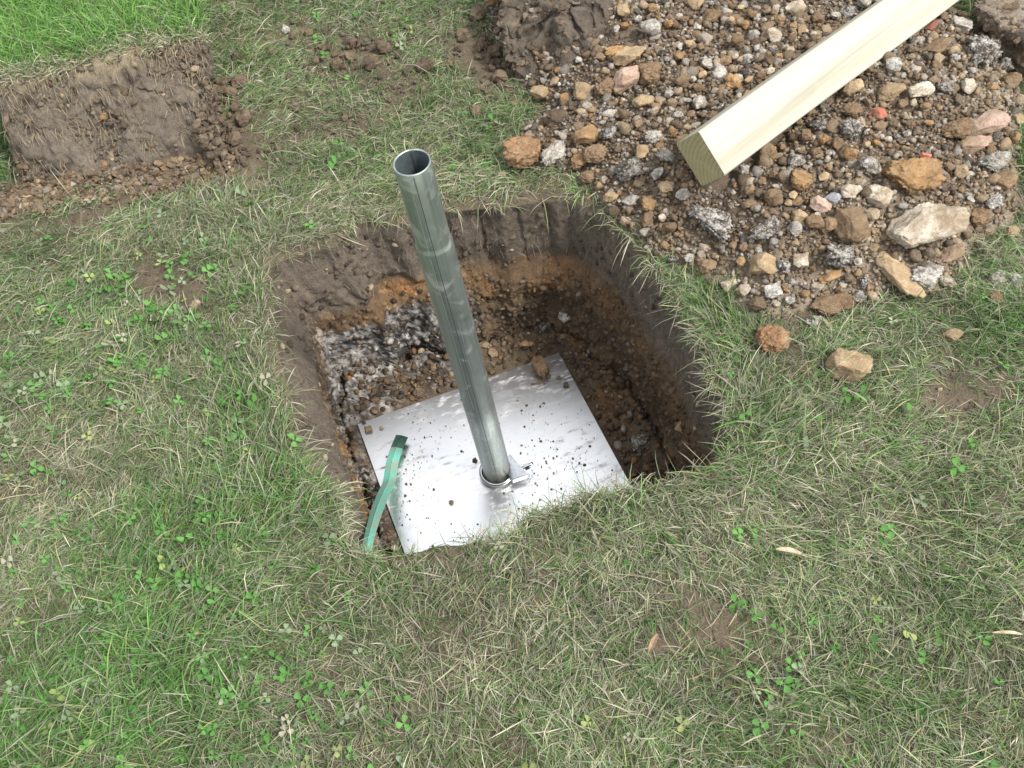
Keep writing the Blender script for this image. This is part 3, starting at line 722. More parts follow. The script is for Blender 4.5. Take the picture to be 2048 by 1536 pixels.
for nm, x, sg in (('end_grain', -.0002, 1), ('far_end', TL, -1)):
    s = sec * .985 if x < .5 else sec
    Ve = np.vstack([np.c_[np.full(ns, x), s], [[x, 0, 0]]]); Fe = np.array([[k, ns, (k + 1) % ns] if sg > 0 else [(k + 1) % ns, ns, k] for k in range(ns)])
    o = link(nm, mesh(nm, Ve, Fe, None, False), M['endgrain'], tp)
    if sg > 0: o['label'] = 'greenish end grain with curved growth rings'
# ------------------------------------------------------------------ sods: blocks of turf and topsoil
def block(corners, n=(40, 26, 26), amp=(.012, .006), seed=0, colf=None, name='soil_body'):
    """lumpy block from 8 corners (bottom 4 then top 4, each front-left, front-right, back-right, back-left)"""
    C = np.array(corners, float).reshape(2, 4, 3); Vs, Fs_, b = [], [], 0
    def tri(u, v, w):
        u, v, w = u[:, None], v[:, None], w[:, None]
        lo = (1 - u) * (1 - v) * C[0, 0] + u * (1 - v) * C[0, 1] + u * v * C[0, 2] + (1 - u) * v * C[0, 3]
        hi = (1 - u) * (1 - v) * C[1, 0] + u * (1 - v) * C[1, 1] + u * v * C[1, 2] + (1 - u) * v * C[1, 3]
        return lo * (1 - w) + hi * w
    for axis in range(3):
        for side in (0., 1.):
            na, nb = [n[k] for k in range(3) if k != axis]
            A, B = np.meshgrid(np.linspace(0, 1, na), np.linspace(0, 1, nb), indexing='ij'); A, B = A.ravel(), B.ravel()
            c = [A, B]; c.insert(axis, np.full(len(A), side)); Q = tri(*c); ctr = C.mean((0, 1))
            rel = np.stack([c[0], c[1], c[2]], 1) - .5
            rnd = np.maximum(np.sort(np.abs(rel), 1)[:, 1] - .38, 0) * .5      # round the edges
            Q = Q - (Q - ctr) * rnd[:, None]
            D = np.stack([fbm(Q, 11, 4, seed + 1), fbm(Q, 11, 4, seed + 2), fbm(Q, 11, 4, seed + 3)], 1) * amp[0] + np.stack([fbm(Q, 48, 3, seed + 4), fbm(Q, 48, 3, seed + 5), fbm(Q, 48, 3, seed + 6)], 1) * amp[1]
            Vs.append(Q + D); f = grid_faces(na, nb, False)
            flip = (axis == 1) ^ (side == 0)
            Fs_.append((f if flip else f[:, ::-1]) + b); b += len(Q)
    V = np.concatenate(Vs); return V, np.concatenate(Fs_)
def topsoil_col(V, seed, pale=.3):
    c = mixc((.13, .107, .086), (.21, .18, .145), .5 + .5 * fbm(V, 14, 4, seed)); c = mixc(c, (.06, .046, .036), .8 * sst(.25, .6, fbm(V, 24, 3, seed + 1)))
    return mixc(c, (.36, .27, .17), pale * sst(.25, .6, fbm(V, 40, 3, seed + 2)))

# ---- grass blades
def blades(root_, head, L, w, e0, e1, cb, ct, floor=None, twist=None, r=None, seg=3):
    """arched blades: arrays of roots (N,3), heading, length, width, first and last slope, colours at base and tip"""
    N = len(root_); r = r or RNG
    if twist is None: twist = r.normal(0, .6, N)
    hx, hy = np.cos(head), np.sin(head); side = np.stack([-hy * np.cos(twist), hx * np.cos(twist), np.sin(twist)], 1)
    nv = 2 * seg + 1; p = root_.copy(); V = np.empty((N, nv, 3)); Cc = np.empty((N, nv, 3)); hd = head.copy(); curl = r.normal(0, .4, N)
    for k in range(seg + 1):
        t_ = k / float(seg)
        if k:
            e = e0 + (e1 - e0) * (t_ - .5 / seg); hd = hd + curl / seg
            p = p + (L / seg)[:, None] * np.stack([np.cos(hd) * np.cos(e), np.sin(hd) * np.cos(e), np.sin(e)], 1)
            if floor is not None: p[:, 2] = np.maximum(p[:, 2], floor(p) + .001 + .0025 * t_)
        c = cb * (1 - t_) + ct * t_
        if k < seg:
            ww = (w * (1 - .45 * t_ ** 1.5) / 2)[:, None]
            V[:, 2 * k] = p - side * ww; V[:, 2 * k + 1] = p + side * ww; Cc[:, 2 * k] = Cc[:, 2 * k + 1] = c
        else: V[:, -1] = p; Cc[:, -1] = c
    f = []
    for k in range(seg - 1): f += [[2 * k, 2 * k + 1, 2 * k + 3], [2 * k, 2 * k + 3, 2 * k + 2]]
    f = np.array(f + [[2 * seg - 2, 2 * seg - 1, 2 * seg]])
    F = (f[None] + (np.arange(N) * nv)[:, None, None]).reshape(-1, 3)
    return V.reshape(-1, 3), F, Cc.reshape(-1, 3)

def px_field(P3):
    """photograph pixel of ground points, only used to lay patches out from the list below"""
    d = P3 - CAM; z = d @ _f
    return np.stack([1024 + FPX * (d @ _r) / z, 768 - FPX * (d @ _u) / z], 1)
def blob_world(lst, sc_=1.0):
    out = []
    for (x, y, rx, ry, wgt) in lst:
        c = at([(x, y)], 0)[0]; a = at([(x + rx, y)], 0)[0]; b = at([(x, y + ry)], 0)[0]
        out.append((c[0], c[1], sc_ * np.hypot(*(a - c)[:2]), sc_ * np.hypot(*(b - c)[:2]), wgt))
    return out
def blobsum(P, blobs):
    ca, sa = math.cos(-.2), math.sin(-.2); o = np.zeros(len(P))
    for x, y, a, b, w in blobs:
        dx, dy = P[:, 0] - x, P[:, 1] - y; u1 = (ca * dx - sa * dy) / a; v1 = (sa * dx + ca * dy) / b
        o += w * np.exp(-(u1 ** 2 + v1 ** 2))
    return o
GREEN = blob_world([(130, 1450, 380, 170, .9), (520, 1000, 120, 70, .5), (330, 1120, 300, 160, .38), (60, 600, 130, 200, .25), (1450, 610, 60, 60, .6), (2000, 640, 90, 80, .55), (1500, 900, 120, 70, .4),
                    (1940, 1100, 160, 260, .22), (1750, 1400, 250, 140, .25), (480, 820, 80, 60, .4), (640, 90, 200, 80, .15), (330, 700, 140, 60, .22), (700, 330, 120, 50, .2), (1050, 180, 60, 60, .35), (20, 300, 60, 80, .9), (2030, 300, 40, 120, .9), (1960, 20, 60, 50, .9)])
STRAW = blob_world([(90, 960, 120, 90, .55), (1000, 1200, 420, 120, .35), (1000, 400, 160, 30, .5), (560, 800, 40, 160, .3), (1600, 950, 220, 130, .35), (850, 1400, 250, 100, .25), (2020, 1200, 60, 160, .4), (300, 470, 300, 70, .3), (1290, 1180, 200, 80, .3), (640, 480, 90, 24, .5)])
BARE = blob_world([(300, 560, 34, 36, .95), (700, 110, 110, 50, .55), (810, 180, 50, 40, .5), (600, 60, 50, 30, .4), (985, 150, 40, 50, .7), (950, 90, 45, 50, .55), (1880, 790, 50, 30, .95), (1085, 1135, 26, 16, .9), (1075, 1205, 30, 18, .85), (1340, 1170, 36, 24, .6), (1450, 1260, 50, 34, .85),
                   (1320, 1290, 50, 26, .75), (640, 1405, 26, 12, .9), (800, 1440, 30, 20, .6), (390, 605, 20, 16, .7), (1960, 800, 40, 18, .6), (1060, 390, 120, 14, .6), (480, 300, 30, 110, .7), (40, 400, 60, 30, .9), (300, 385, 220, 20, .8), (1900, 1120, 30, 22, .6), (150, 1190, 60, 30, .35), (620, 700, 20, 12, .6), (1650, 620, 110, 20, .7), (560, 1010, 40, 20, .2), (700, 260, 60, 30, .4), (620, 760, 14, 40, .5)], 1.15)

def palette_blades(N, g, s, r):
    """g = greenness 0..1, s = strawness 0..1 -> tip and base colours"""
    k = r.uniform(size=N)
    green = mixc((.05, .165, .035), (.155, .345, .08), r.uniform(size=N)); sage = mixc((.165, .23, .12), (.285, .35, .195), r.uniform(size=N))
    yel = mixc((.28, .32, .13), (.40, .40, .19), r.uniform(size=N)); straw = mixc((.37, .345, .235), (.60, .57, .43), r.uniform(size=N)); grey = mixc((.24, .235, .18), (.40, .39, .31), r.uniform(size=N))
    pg = np.clip(.24 + .8 * g - .22 * s, .06, .9); ps = np.clip(.34 - .1 * s, .1, 1); py = .10 * np.ones(N); pst = np.clip(.20 - .20 * g + .34 * s, .04, .65)
    tot = pg + ps + py + pst + .17; a1_, a2_, a3_, a4_ = pg / tot, (pg + ps) / tot, (pg + ps + py) / tot, (pg + ps + py + pst) / tot
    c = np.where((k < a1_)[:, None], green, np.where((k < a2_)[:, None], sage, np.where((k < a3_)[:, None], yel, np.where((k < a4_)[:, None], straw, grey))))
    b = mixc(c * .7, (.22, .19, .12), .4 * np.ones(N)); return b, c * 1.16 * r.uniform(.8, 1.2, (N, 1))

TURF_BASE = at([(25, 392), (445, 338)], 0)[:, :2]
turf_top = at([(-6, 168), (408, 72)], .20)
_tb = (at([(372, -120)], .20)[0] - turf_top[1])[:2]
TURF_POLY = np.array([TURF_BASE[0], TURF_BASE[1], TURF_BASE[1] + _tb * 1.15, TURF_BASE[0] + _tb * 1.15])
def turf_fp(P): return poly_d(P, TURF_POLY)

r3 = np.random.default_rng(21)
lo, hi = np.array([-1.75, -1.15]), np.array([1.85, 2.05])
NB = 1060000
P = r3.uniform(lo, hi, (NB, 2))
# clump towards tuft centres
tc = np.floor(P / .035) * .035 + .0175 + .012 * np.stack([vn(np.floor(P / .035), 7.3, 3) - .5, vn(np.floor(P / .035), 5.1, 4) - .5], 1) * 2
P = P + (tc - P) * r3.uniform(0, .55, (NB, 1)) 
dp = pit_d(P[:, 0], P[:, 1]); dh = poly_d(P, HEAP) + .02 * fbm(P, 14, 2, 92)
bare = np.clip(blobsum(P, BARE) * 1.4 + .9 * sst(.32, .7, fbm(P, 5.5, 3, 94)), 0, 1)
bn = fbm(P, 17, 3, 95)
lb_ = ((P[:, 0] - CX < -.25) & (P[:, 1] > -.15)) | (P[:, 1] - CY > .28)
dens = np.clip(1 - 1.2 * bare, .03, 1) * (.28 + .85 * sst(-.5, .3, bn)) * sst(.04, -.015, dh) * np.where(lb_, sst(.004, .03, dp), sst(-.002, .012, dp)) * (turf_fp(P) < .01)
# fewer blades far outside the photograph
q3 = px_field(np.c_[P, np.zeros(NB)]); off = np.maximum.reduce([-q3[:, 0], q3[:, 0] - 2048, -q3[:, 1], q3[:, 1] - 1536, np.zeros(NB)])
dens *= np.where(off > 140, .0, 1.0)
dens *= .97
k = r3.uniform(size=NB) < dens; P, dp, bare, tc = P[k], dp[k], bare[k], tc[k]; N = len(P)
g = np.clip(blobsum(P, GREEN) * 1.35 - .03 + .42 * fbm(P, 3.4, 3, 96) + .42 * fbm(P, 12, 2, 97), 0, 1); s = np.clip(blobsum(P, STRAW) * 1.3 + .42 * fbm(P, 4.1, 3, 98) + .35 * np.exp(-np.maximum(dp, 0) / .03), 0, 1)
flow = 6.28 * vn(P, 2.2, 99) * 1.6; away = np.arctan2(P[:, 1] - tc[:, 1], P[:, 0] - tc[:, 0])
head = np.where(r3.uniform(size=N) < .45, flow + r3.normal(0, .55, N), np.where(r3.uniform(size=N) < .5, away + r3.normal(0, .5, N), r3.uniform(0, 6.28, N)))
inw = np.arctan2(CY - P[:, 1], CX - P[:, 0]); near = (dp < .03) & (r3.uniform(size=N) < .1); head = np.where(near, inw + r3.normal(0, .8, N), head)
L = r3.lognormal(np.log(.036), .42, N) * (1 + .3 * g); L = np.clip(L, .012, .11); L = np.where(dp < .03, L * .9, L) * (1 - .6 * bare)
wide = r3.uniform(size=N) < .3; w = np.where(wide, r3.uniform(.0014, .0024, N), r3.uniform(.0008, .0015, N)) * (1 + .25 * g)
e0 = r3.normal(.5 + .2 * g, .36, N); e1 = e0 - r3.uniform(.5, 1.5, N)
cb, ct = palette_blades(N, g, s, r3)
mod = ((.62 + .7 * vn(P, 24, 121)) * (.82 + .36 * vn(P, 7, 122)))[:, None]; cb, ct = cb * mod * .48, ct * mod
rz_ = np.where(dp < .012, -.006, lawn_z(P))
def floor_z(p):
    d = pit_d(p[:, 0], p[:, 1]); return np.where(d > .004, lawn_z(p[:, :2]), -.05)
parts_ = []
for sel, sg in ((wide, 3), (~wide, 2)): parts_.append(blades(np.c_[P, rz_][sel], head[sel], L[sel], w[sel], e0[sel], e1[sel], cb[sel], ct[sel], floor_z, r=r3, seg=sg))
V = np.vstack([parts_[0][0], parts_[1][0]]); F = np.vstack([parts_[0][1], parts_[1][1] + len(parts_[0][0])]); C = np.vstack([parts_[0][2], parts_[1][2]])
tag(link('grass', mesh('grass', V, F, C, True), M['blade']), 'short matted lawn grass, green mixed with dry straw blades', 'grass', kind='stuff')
print('grass blades', N)
N = 7000; tf = r3.uniform(-np.pi, np.pi, N); rf_ = rim_r(tf) + np.abs(r3.normal(0, .009, N)) + .001
cl_ = vn(np.c_[np.cos(tf), np.sin(tf)], 14, 120); k = r3.uniform(size=N) < sst(.3, .7, cl_) * np.where(np.sin(tf) > .55, .08, np.where((np.cos(tf) < -.45) & (np.sin(tf) > -.45), .12, np.where(np.cos(tf) > .5, .45, .7))) + .03; tf, rf_ = tf[k], rf_[k]; N = len(tf)
P = np.c_[CX + rf_ * np.cos(tf), CY + rf_ * np.sin(tf)]; gt = np.clip(blobsum(P, GREEN), 0, 1)
cb, ct = palette_blades(N, gt, .55 * (1 - gt), r3)
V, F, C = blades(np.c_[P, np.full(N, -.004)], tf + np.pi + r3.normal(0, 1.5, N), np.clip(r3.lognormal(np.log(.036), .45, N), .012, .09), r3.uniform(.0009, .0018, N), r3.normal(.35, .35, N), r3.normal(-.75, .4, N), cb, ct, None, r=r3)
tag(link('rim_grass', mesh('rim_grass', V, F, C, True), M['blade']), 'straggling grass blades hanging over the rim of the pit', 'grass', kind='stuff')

# ---- the same lawn going on past the edges of the photograph, in coarser blades
P = r3.uniform([-2.5, -1.9], [2.6, 2.9], (100000, 2)); q3 = px_field(np.c_[P, np.zeros(len(P))]); off = np.maximum.reduce([-q3[:, 0], q3[:, 0] - 2048, -q3[:, 1], q3[:, 1] - 1536]); off = np.where((P - CAM[:2]) @ _f[:2] < -1.1, 999, off)
k = ((off > 120) | (P[:, 0] < -1.75) | (P[:, 0] > 1.85) | (P[:, 1] > 2.05) | (P[:, 1] < -1.15)) & (poly_d(P, HEAP) < .01) & (turf_fp(P) < .01); P = P[k]; N = len(P)
g = np.clip(.25 + .45 * fbm(P, 3.4, 3, 96), 0, 1); cb, ct = palette_blades(N, g, np.clip(.2 + .4 * fbm(P, 4.1, 3, 98), 0, 1), r3)
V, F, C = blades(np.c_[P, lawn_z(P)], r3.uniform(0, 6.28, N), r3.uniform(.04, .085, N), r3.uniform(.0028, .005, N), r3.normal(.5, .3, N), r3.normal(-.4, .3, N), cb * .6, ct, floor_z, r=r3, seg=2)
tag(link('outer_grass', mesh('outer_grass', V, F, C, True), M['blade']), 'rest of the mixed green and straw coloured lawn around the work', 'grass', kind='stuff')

# ---- clover and small broad leaves
r4 = np.random.default_rng(31)
Pc = r4.uniform(lo, hi, (16000, 2)); dpc = pit_d(Pc[:, 0], Pc[:, 1]); qc = px_field(np.c_[Pc, np.zeros(len(Pc))])
pc = np.clip(.05 + .75 * sst(.1, .6, fbm(Pc, 3.0, 3, 111) + .35 * sst(900, 100, qc[:, 0]) * sst(350, 700, qc[:, 1]) + .25 * np.clip(blobsum(Pc, GREEN), 0, 1) - .22 * sst(700, 1300, qc[:, 0])) , 0, 1)
k = (r4.uniform(size=len(Pc)) < pc) & (dpc > .012) & (poly_d(Pc, HEAP) < -.015) & (blobsum(Pc, BARE) < .5) & (turf_fp(Pc) < -.01) & (qc[:, 0] > -250) & (qc[:, 0] < 2300) & (qc[:, 1] > -200) & (qc[:, 1] < 1750)
Pc = Pc[k]; N = len(Pc); print('clover', N)
VV, FF, CC = [], [], []
prof_ = [(0, .0), (.35, .30), (.72, .46), (.97, .30), (1.0, .0), (.97, -.30), (.72, -.46), (.35, -.30)]
for i in range(N):
    z0 = float(lawn_z(Pc[i:i + 1])[0]) + r4.uniform(.009, .021); sz_ = r4.uniform(.006, .0125); a = r4.uniform(0, 6.28); tl = r4.normal(0, .5, 2)
    kind = r4.uniform(); 
    col = np.array((.10, .25, .06)) if kind < .68 else (np.array((.20, .26, .16)) if kind < .88 else (np.array((.28, .33, .12)) if kind < .96 else np.array((.36, .35, .26)))); col = col * r4.uniform(.8, 1.25)
    for m_ in range(3 if r4.uniform() < .8 else 2):
        b_ = a + m_ * 2.09 + r4.normal(0, .15); dr = r4.normal(.0, .3)
        cb_, sb_ = math.cos(b_), math.sin(b_); base = sum(len(v_) for v_ in VV); loc = []
        for x, y in prof_ + [(.5, 0)]:
            fold = abs(y) * .35 + x * dr * .5
            lx, ly = (x + .06) * sz_, y * sz_
            X_, Y_ = cb_ * lx - sb_ * ly, sb_ * lx + cb_ * ly
            loc.append((Pc[i, 0] + X_, Pc[i, 1] + Y_, z0 + fold * sz_ + X_ * tl[0] + Y_ * tl[1]))
        VV.append(loc); nb_ = len(prof_)
        FF += [[base + j, base + (j + 1) % nb_, base + nb_] for j in range(nb_)]; CC += [col * (1.0 if j < nb_ else 1.12) for j in range(nb_ + 1)]
V = np.concatenate([np.array(v_) for v_ in VV])
tag(link('clover', mesh('clover', V, np.array(FF), np.array(CC), True), M['clover']), 'small green and greyish clover leaves spread through the lawn', 'clover', kind='stuff')

# ---- soil crumbs on the bare spots of the lawn
r5 = np.random.default_rng(41)
P = r5.uniform(lo, hi, (150000, 2)); b = np.clip(blobsum(P, BARE), 0, 1); k = (r5.uniform(size=len(P)) < b ** 1.3 * .5 + .003) & (pit_d(P[:, 0], P[:, 1]) > .01) & (poly_d(P, HEAP) < .01); P = P[k]
q3 = px_field(np.c_[P, np.zeros(len(P))]); upq = sst(450, 250, q3[:, 1])
sz = .0018 + (.0028 + .005 * upq) * r5.uniform(size=len(P)) ** 2.5
tag(rock_field('lawn_crumbs', np.c_[P, lawn_z(P) + sz * .5 + .004 * upq], sz, mixc((.10, .077, .058), (.19, .15, .11), r5.uniform(size=len(P))), 1, M['crumb'], 4), 'dark soil crumbs trodden into bare spots of the lawn', 'soil crumbs', kind='stuff')
# ---- gravel on the pit floor
P = np.c_[r5.uniform(-.45, .48, 9000), r5.uniform(-.4, .5, 9000)]
fl = Rw[:, -1]; a = np.arctan2(P[:, 1] - CY, P[:, 0] - CX); rr_ = np.hypot(P[:, 0] - CX, P[:, 1] - CY); rfl = np.interp(a, th, fl)
pin = plate_in(P[:, 0], P[:, 1]); k = (rr_ < rfl - .004) & (pin < -.010); P = P[k]; pin = pin[k]; df = (rfl - rr_)[k]
ti = np.round((np.arctan2(P[:, 1] - CY, P[:, 0] - CX) + np.pi) / (2 * np.pi) * NT).astype(int) % NT
ui = np.clip(np.round(df / rfl[k] * NF).astype(int) - 1, 0, NF - 1); zfl = Zp[:, NV:][ti, ui]
sz = .0022 + .0085 * r5.uniform(size=len(P)) ** 3; sz = np.minimum(sz, np.maximum(-pin, .002) * .6)
pw = np.array([.2, .22, .1, .06, .22, .06, .03, .02, .02, .05, .005, .015]); pw /= pw.sum()  # palette weighted towards the darker browns
tag(rock_field('pit_gravel', np.c_[P, zfl + sz * .3], sz, pal(len(P), r5, pw) * .8, 1, M['crumb'], 5, smooth=True), 'dark brown gravel and crumbs on the pit floor round the plate', 'gravel', kind='stuff')
# ---- stones and crumbs stuck in the lower pit walls
ii = r5.integers(0, NT, 5200); jj = r5.integers(int(NV * .42), NV - 1, 5200)
ok = (up.reshape(NT, NV)[ii, jj] < .35) & (ny[ii] > -.55); ii, jj = ii[ok], jj[ok]
Pw = np.c_[Xp[ii, jj], Yp[ii, jj], Zp[ii, jj]]; sz = .0016 + .0075 * r5.uniform(size=len(ii)) ** 3.2
cw = c.reshape(NT, NV + NF, 3)[ii, jj] * r5.uniform(.6, 1.5, (len(ii), 1)); cw = mixc(cw, pal(len(ii), r5), .35 * np.ones(len(ii)))
tag(rock_field('pit_wall_stones', Pw, sz, cw, 1, M['crumb'], 6, smooth=True), 'small stones and crumbs embedded in the lower pit walls', 'stones', kind='stuff')
ii = r5.integers(0, NT, 6000); jj = r5.integers(1, int(NV * .5), 6000); pr_ = (.25 + .75 * sst(-.05, -.25, xrim[ii]) * (ny[ii] > .3)) * sst(-.2, .3, fbm(np.c_[Xp[ii, jj], Yp[ii, jj], Zp[ii, jj]], 16, 2, 130))
ok = (r5.uniform(size=6000) < pr_) & (ny[ii] > -.55); ii, jj = ii[ok], jj[ok]; Pw = np.c_[Xp[ii, jj], Yp[ii, jj], Zp[ii, jj]]; sz = .0012 + .0075 * r5.uniform(size=len(ii)) ** 3
cw = mixc((.075, .058, .045), (.17, .14, .11), r5.uniform(size=len(ii))) * r5.uniform(.7, 1.3, (len(ii), 1)); k = r5.uniform(size=len(ii)) < .06; cw[k] = (.40, .33, .22)
tag(rock_field('pit_topsoil_crumbs', Pw, sz, cw, 1, M['crumb'], 13, smooth=True), 'dark topsoil crumbs clinging to the upper pit walls', 'soil crumbs', kind='stuff')
# ---- loose roots and straw on the upper pit walls
ii = r5.integers(0, NT, 900); jj = r5.integers(2, int(NV * .45), 900); ok = ny[ii] > -.5; ii, jj = ii[ok], jj[ok]; N = len(ii)
Pw = np.c_[Xp[ii, jj] - .002 * nx[ii], Yp[ii, jj] - .002 * ny[ii], Zp[ii, jj]]
V, F, C = blades(Pw, np.arctan2(-ny[ii], -nx[ii]) + r5.normal(0, 1.1, N), r5.uniform(.008, .035, N), r5.uniform(.0006, .0013, N), r5.normal(-.7, .6, N), r5.normal(-1.3, .3, N), np.tile((.16, .13, .1), (N, 1)), np.tile((.34, .29, .22), (N, 1)) * r5.uniform(.6, 1.2, (N, 1)), None, r=r5)
tag(link('root_fibres', mesh('root_fibres', V, F, C, True), M['blade']), 'fine dry roots and straws hanging from the topsoil of the pit', 'roots', kind='stuff')

# ------------------------------------------------------------------ turf block standing on the lawn
b0, b1 = TURF_BASE; bk = np.array([-(b1 - b0)[1], (b1 - b0)[0]]); bk /= np.linalg.norm(bk)
HT = .20
tb_ = [(*b0, -.012), (*b1, -.012), (*(b1 + _tb * 1.15), -.012), (*(b0 + _tb * 1.15), -.012)]
f0, f1 = turf_top[0], turf_top[1]
tt_ = [tuple(f0), tuple(f1), (f1[0] + _tb[0], f1[1] + _tb[1], HT), (f0[0] + _tb[0], f0[1] + _tb[1], HT)]
turf = tag(empty('turf_block', (*b0, 0)), 'thick cut turf block with lush green grass on top and bare brown earth side', 'turf')
V, F = block(tb_ + tt_, (130, 60, 70), (.026, .013), 500)
crk = np.abs(fbm(V, 13, 3, 520)); V = V + np.array([*(bk * .012), 0]) * (sst(.07, .0, crk) * sst(-.1, .4, fbm(V, 5, 2, 521)))[:, None]
cc = topsoil_col(V, 510, .5) * .84; cc = mixc(cc, (.07, .055, .043), .6 * sst(.05, .0, crk) * sst(-.1, .4, fbm(V, 5, 2, 521))); cc = mixc(cc, (.30, .235, .165), sst(.05, .0, V[:, 2]) * sst(-.2, .4, fbm(V, 20, 3, 512)) * .8); cc = mixc(cc, (.33, .27, .17), sst(.165, .2, V[:, 2]) * .5)
link('soil_body', mesh('soil_body', V - np.array([*b0, 0]), F, cc, True), M['soil'], turf)
r6 = np.random.default_rng(51); N = 21000
u1, v1 = r6.uniform(0, 1, N), r6.uniform(0, 1, N) ** 1.2
T4 = np.array(tt_); R_ = ((1 - u1) * (1 - v1))[:, None] * T4[0] + (u1 * (1 - v1))[:, None] * T4[1] + (u1 * v1)[:, None] * T4[2] + ((1 - u1) * v1)[:, None] * T4[3]
R_[:, 2] = HT - .004 + .008 * fbm(R_[:, :2], 8, 3, 515) - .012 * sst(.05, 0, v1)
edge_ = sst(.16, .02, v1 + .06 * fbm(R_[:, :2], 9, 2, 516)); gg = np.clip(.95 - 1.1 * edge_ + .25 * fbm(R_[:, :2], 7, 2, 517), 0, 1)
cb, ct = palette_blades(N, gg * 1.3, edge_, r6); lush = mixc((.10, .24, .05), (.24, .43, .12), r6.uniform(size=N)); kk = r6.uniform(size=N) < gg * .8; ct = np.where(kk[:, None], lush, ct); cb = np.where(kk[:, None], lush * .6, cb)
V, F, C = blades(R_, r6.uniform(0, 6.28, N), np.clip(r6.lognormal(np.log(.045), .35, N), .015, .10) * (1 - .45 * edge_), r6.uniform(.0013, .0026, N), r6.normal(.95, .35, N), r6.normal(.1, .5, N), cb, ct, None, r=r6)
link('turf_grass', mesh('turf_grass', V - np.array([*b0, 0]), F, C, True), M['blade'], turf)['kind'] = 'stuff'
N = 1500; u1 = r6.uniform(0, 1, N); w1 = 1 - r6.uniform(0, 1, N) ** 1.6 * .9
R_ = ((1 - u1) * w1)[:, None] * T4[0] + (u1 * w1)[:, None] * T4[1] + ((1 - u1) * (1 - w1))[:, None] * np.array(tb_[0]) + (u1 * (1 - w1))[:, None] * np.array(tb_[1])
R_[:, :2] -= bk * .006
V, F, C = blades(R_, np.arctan2(-bk[1], -bk[0]) + r6.normal(0, .9, N), r6.uniform(.01, .045, N), r6.uniform(.0007, .0014, N), r6.normal(-.5, .5, N), r6.normal(-1.3, .3, N), np.tile((.22, .18, .12), (N, 1)), np.tile((.42, .36, .25), (N, 1)) * r6.uniform(.6, 1.25, (N, 1)), None, r=r6)
link('turf_roots', mesh('turf_roots', V - np.array([*b0, 0]), F, C, True), M['blade'], turf)['kind'] = 'stuff'
# stones stuck in its face and crumbs fallen at its foot
N = 1900; u1 = r6.uniform(0, 1, N) ** .75; w1 = r6.uniform(0, 1, N) ** 1.5
R_ = ((1 - u1) * w1)[:, None] * T4[0] + (u1 * w1)[:, None] * T4[1] + ((1 - u1) * (1 - w1))[:, None] * np.array(tb_[0]) + (u1 * (1 - w1))[:, None] * np.array(tb_[1])
o = rock_field('embedded_stones', R_ - np.array([*b0, 0]), .0018 + .008 * r6.uniform(size=N) ** 3.2, mixc(pal(N, r6), mixc((.10, .08, .065), (.22, .185, .145), r6.uniform(size=N)), np.where(r6.uniform(size=N) < .25, .1, .85)), 1, M['crumb'], 7, smooth=True); o.parent = turf; o['kind'] = 'stuff'
N = 2600; u1 = r6.uniform(-.12, 1.06, N); dn = np.abs(r6.normal(0, .03, N)) - .01 + .03 * sst(.35, .0, u1) * r6.uniform(size=N)
R_ = np.c_[b0 + (b1 - b0) * u1[:, None] - bk * dn[:, None], np.zeros(N)]
sz = .0025 + .0075 * r6.uniform(size=N) ** 2.5; R_[:, 2] = lawn_z(R_[:, :2]) + np.maximum(.035 - dn, 0) * r6.uniform(.1, .8, N) + .004
tag(rock_field('fallen_crumbs', R_, sz, mixc(pal(N, r6), (.20, .155, .11), np.full(N, .6)) * r6.uniform(.7, 1.3, (N, 1)), 1, M['crumb'], 8, nvar=24), 'crumbs and gravel fallen at the foot of the turf block', 'soil crumbs', kind='stuff')
N = 1300; R_ = np.c_[b1 + (_tb * r6.uniform(-.05, .7, N)[:, None]) + ((b1 - b0) / np.linalg.norm(b1 - b0)) * np.abs(r6.normal(0, .014, N))[:, None], np.zeros(N)]
sz = .0020 + .009 * r6.uniform(size=N) ** 2.5; dr_ = np.abs((R_[:, :2] - b1) @ ((b1 - b0) / np.linalg.norm(b1 - b0))); R_[:, 2] = lawn_z(R_[:, :2]) + np.maximum(.11 - 2.2 * dr_, .0) * r6.uniform(.0, 1, N) + .004; R_[:, :2] -= ((b1 - b0) / np.linalg.norm(b1 - b0)) * (R_[:, 2:3] * .18)
tag(rock_field('slumped_earth', R_, sz, mixc((.10, .077, .058), (.22, .175, .125), r6.uniform(size=N)), 1, M['crumb'], 9, nvar=24), 'brown earth crumbs slumped beside the end of the turf block', 'soil crumbs', kind='stuff')

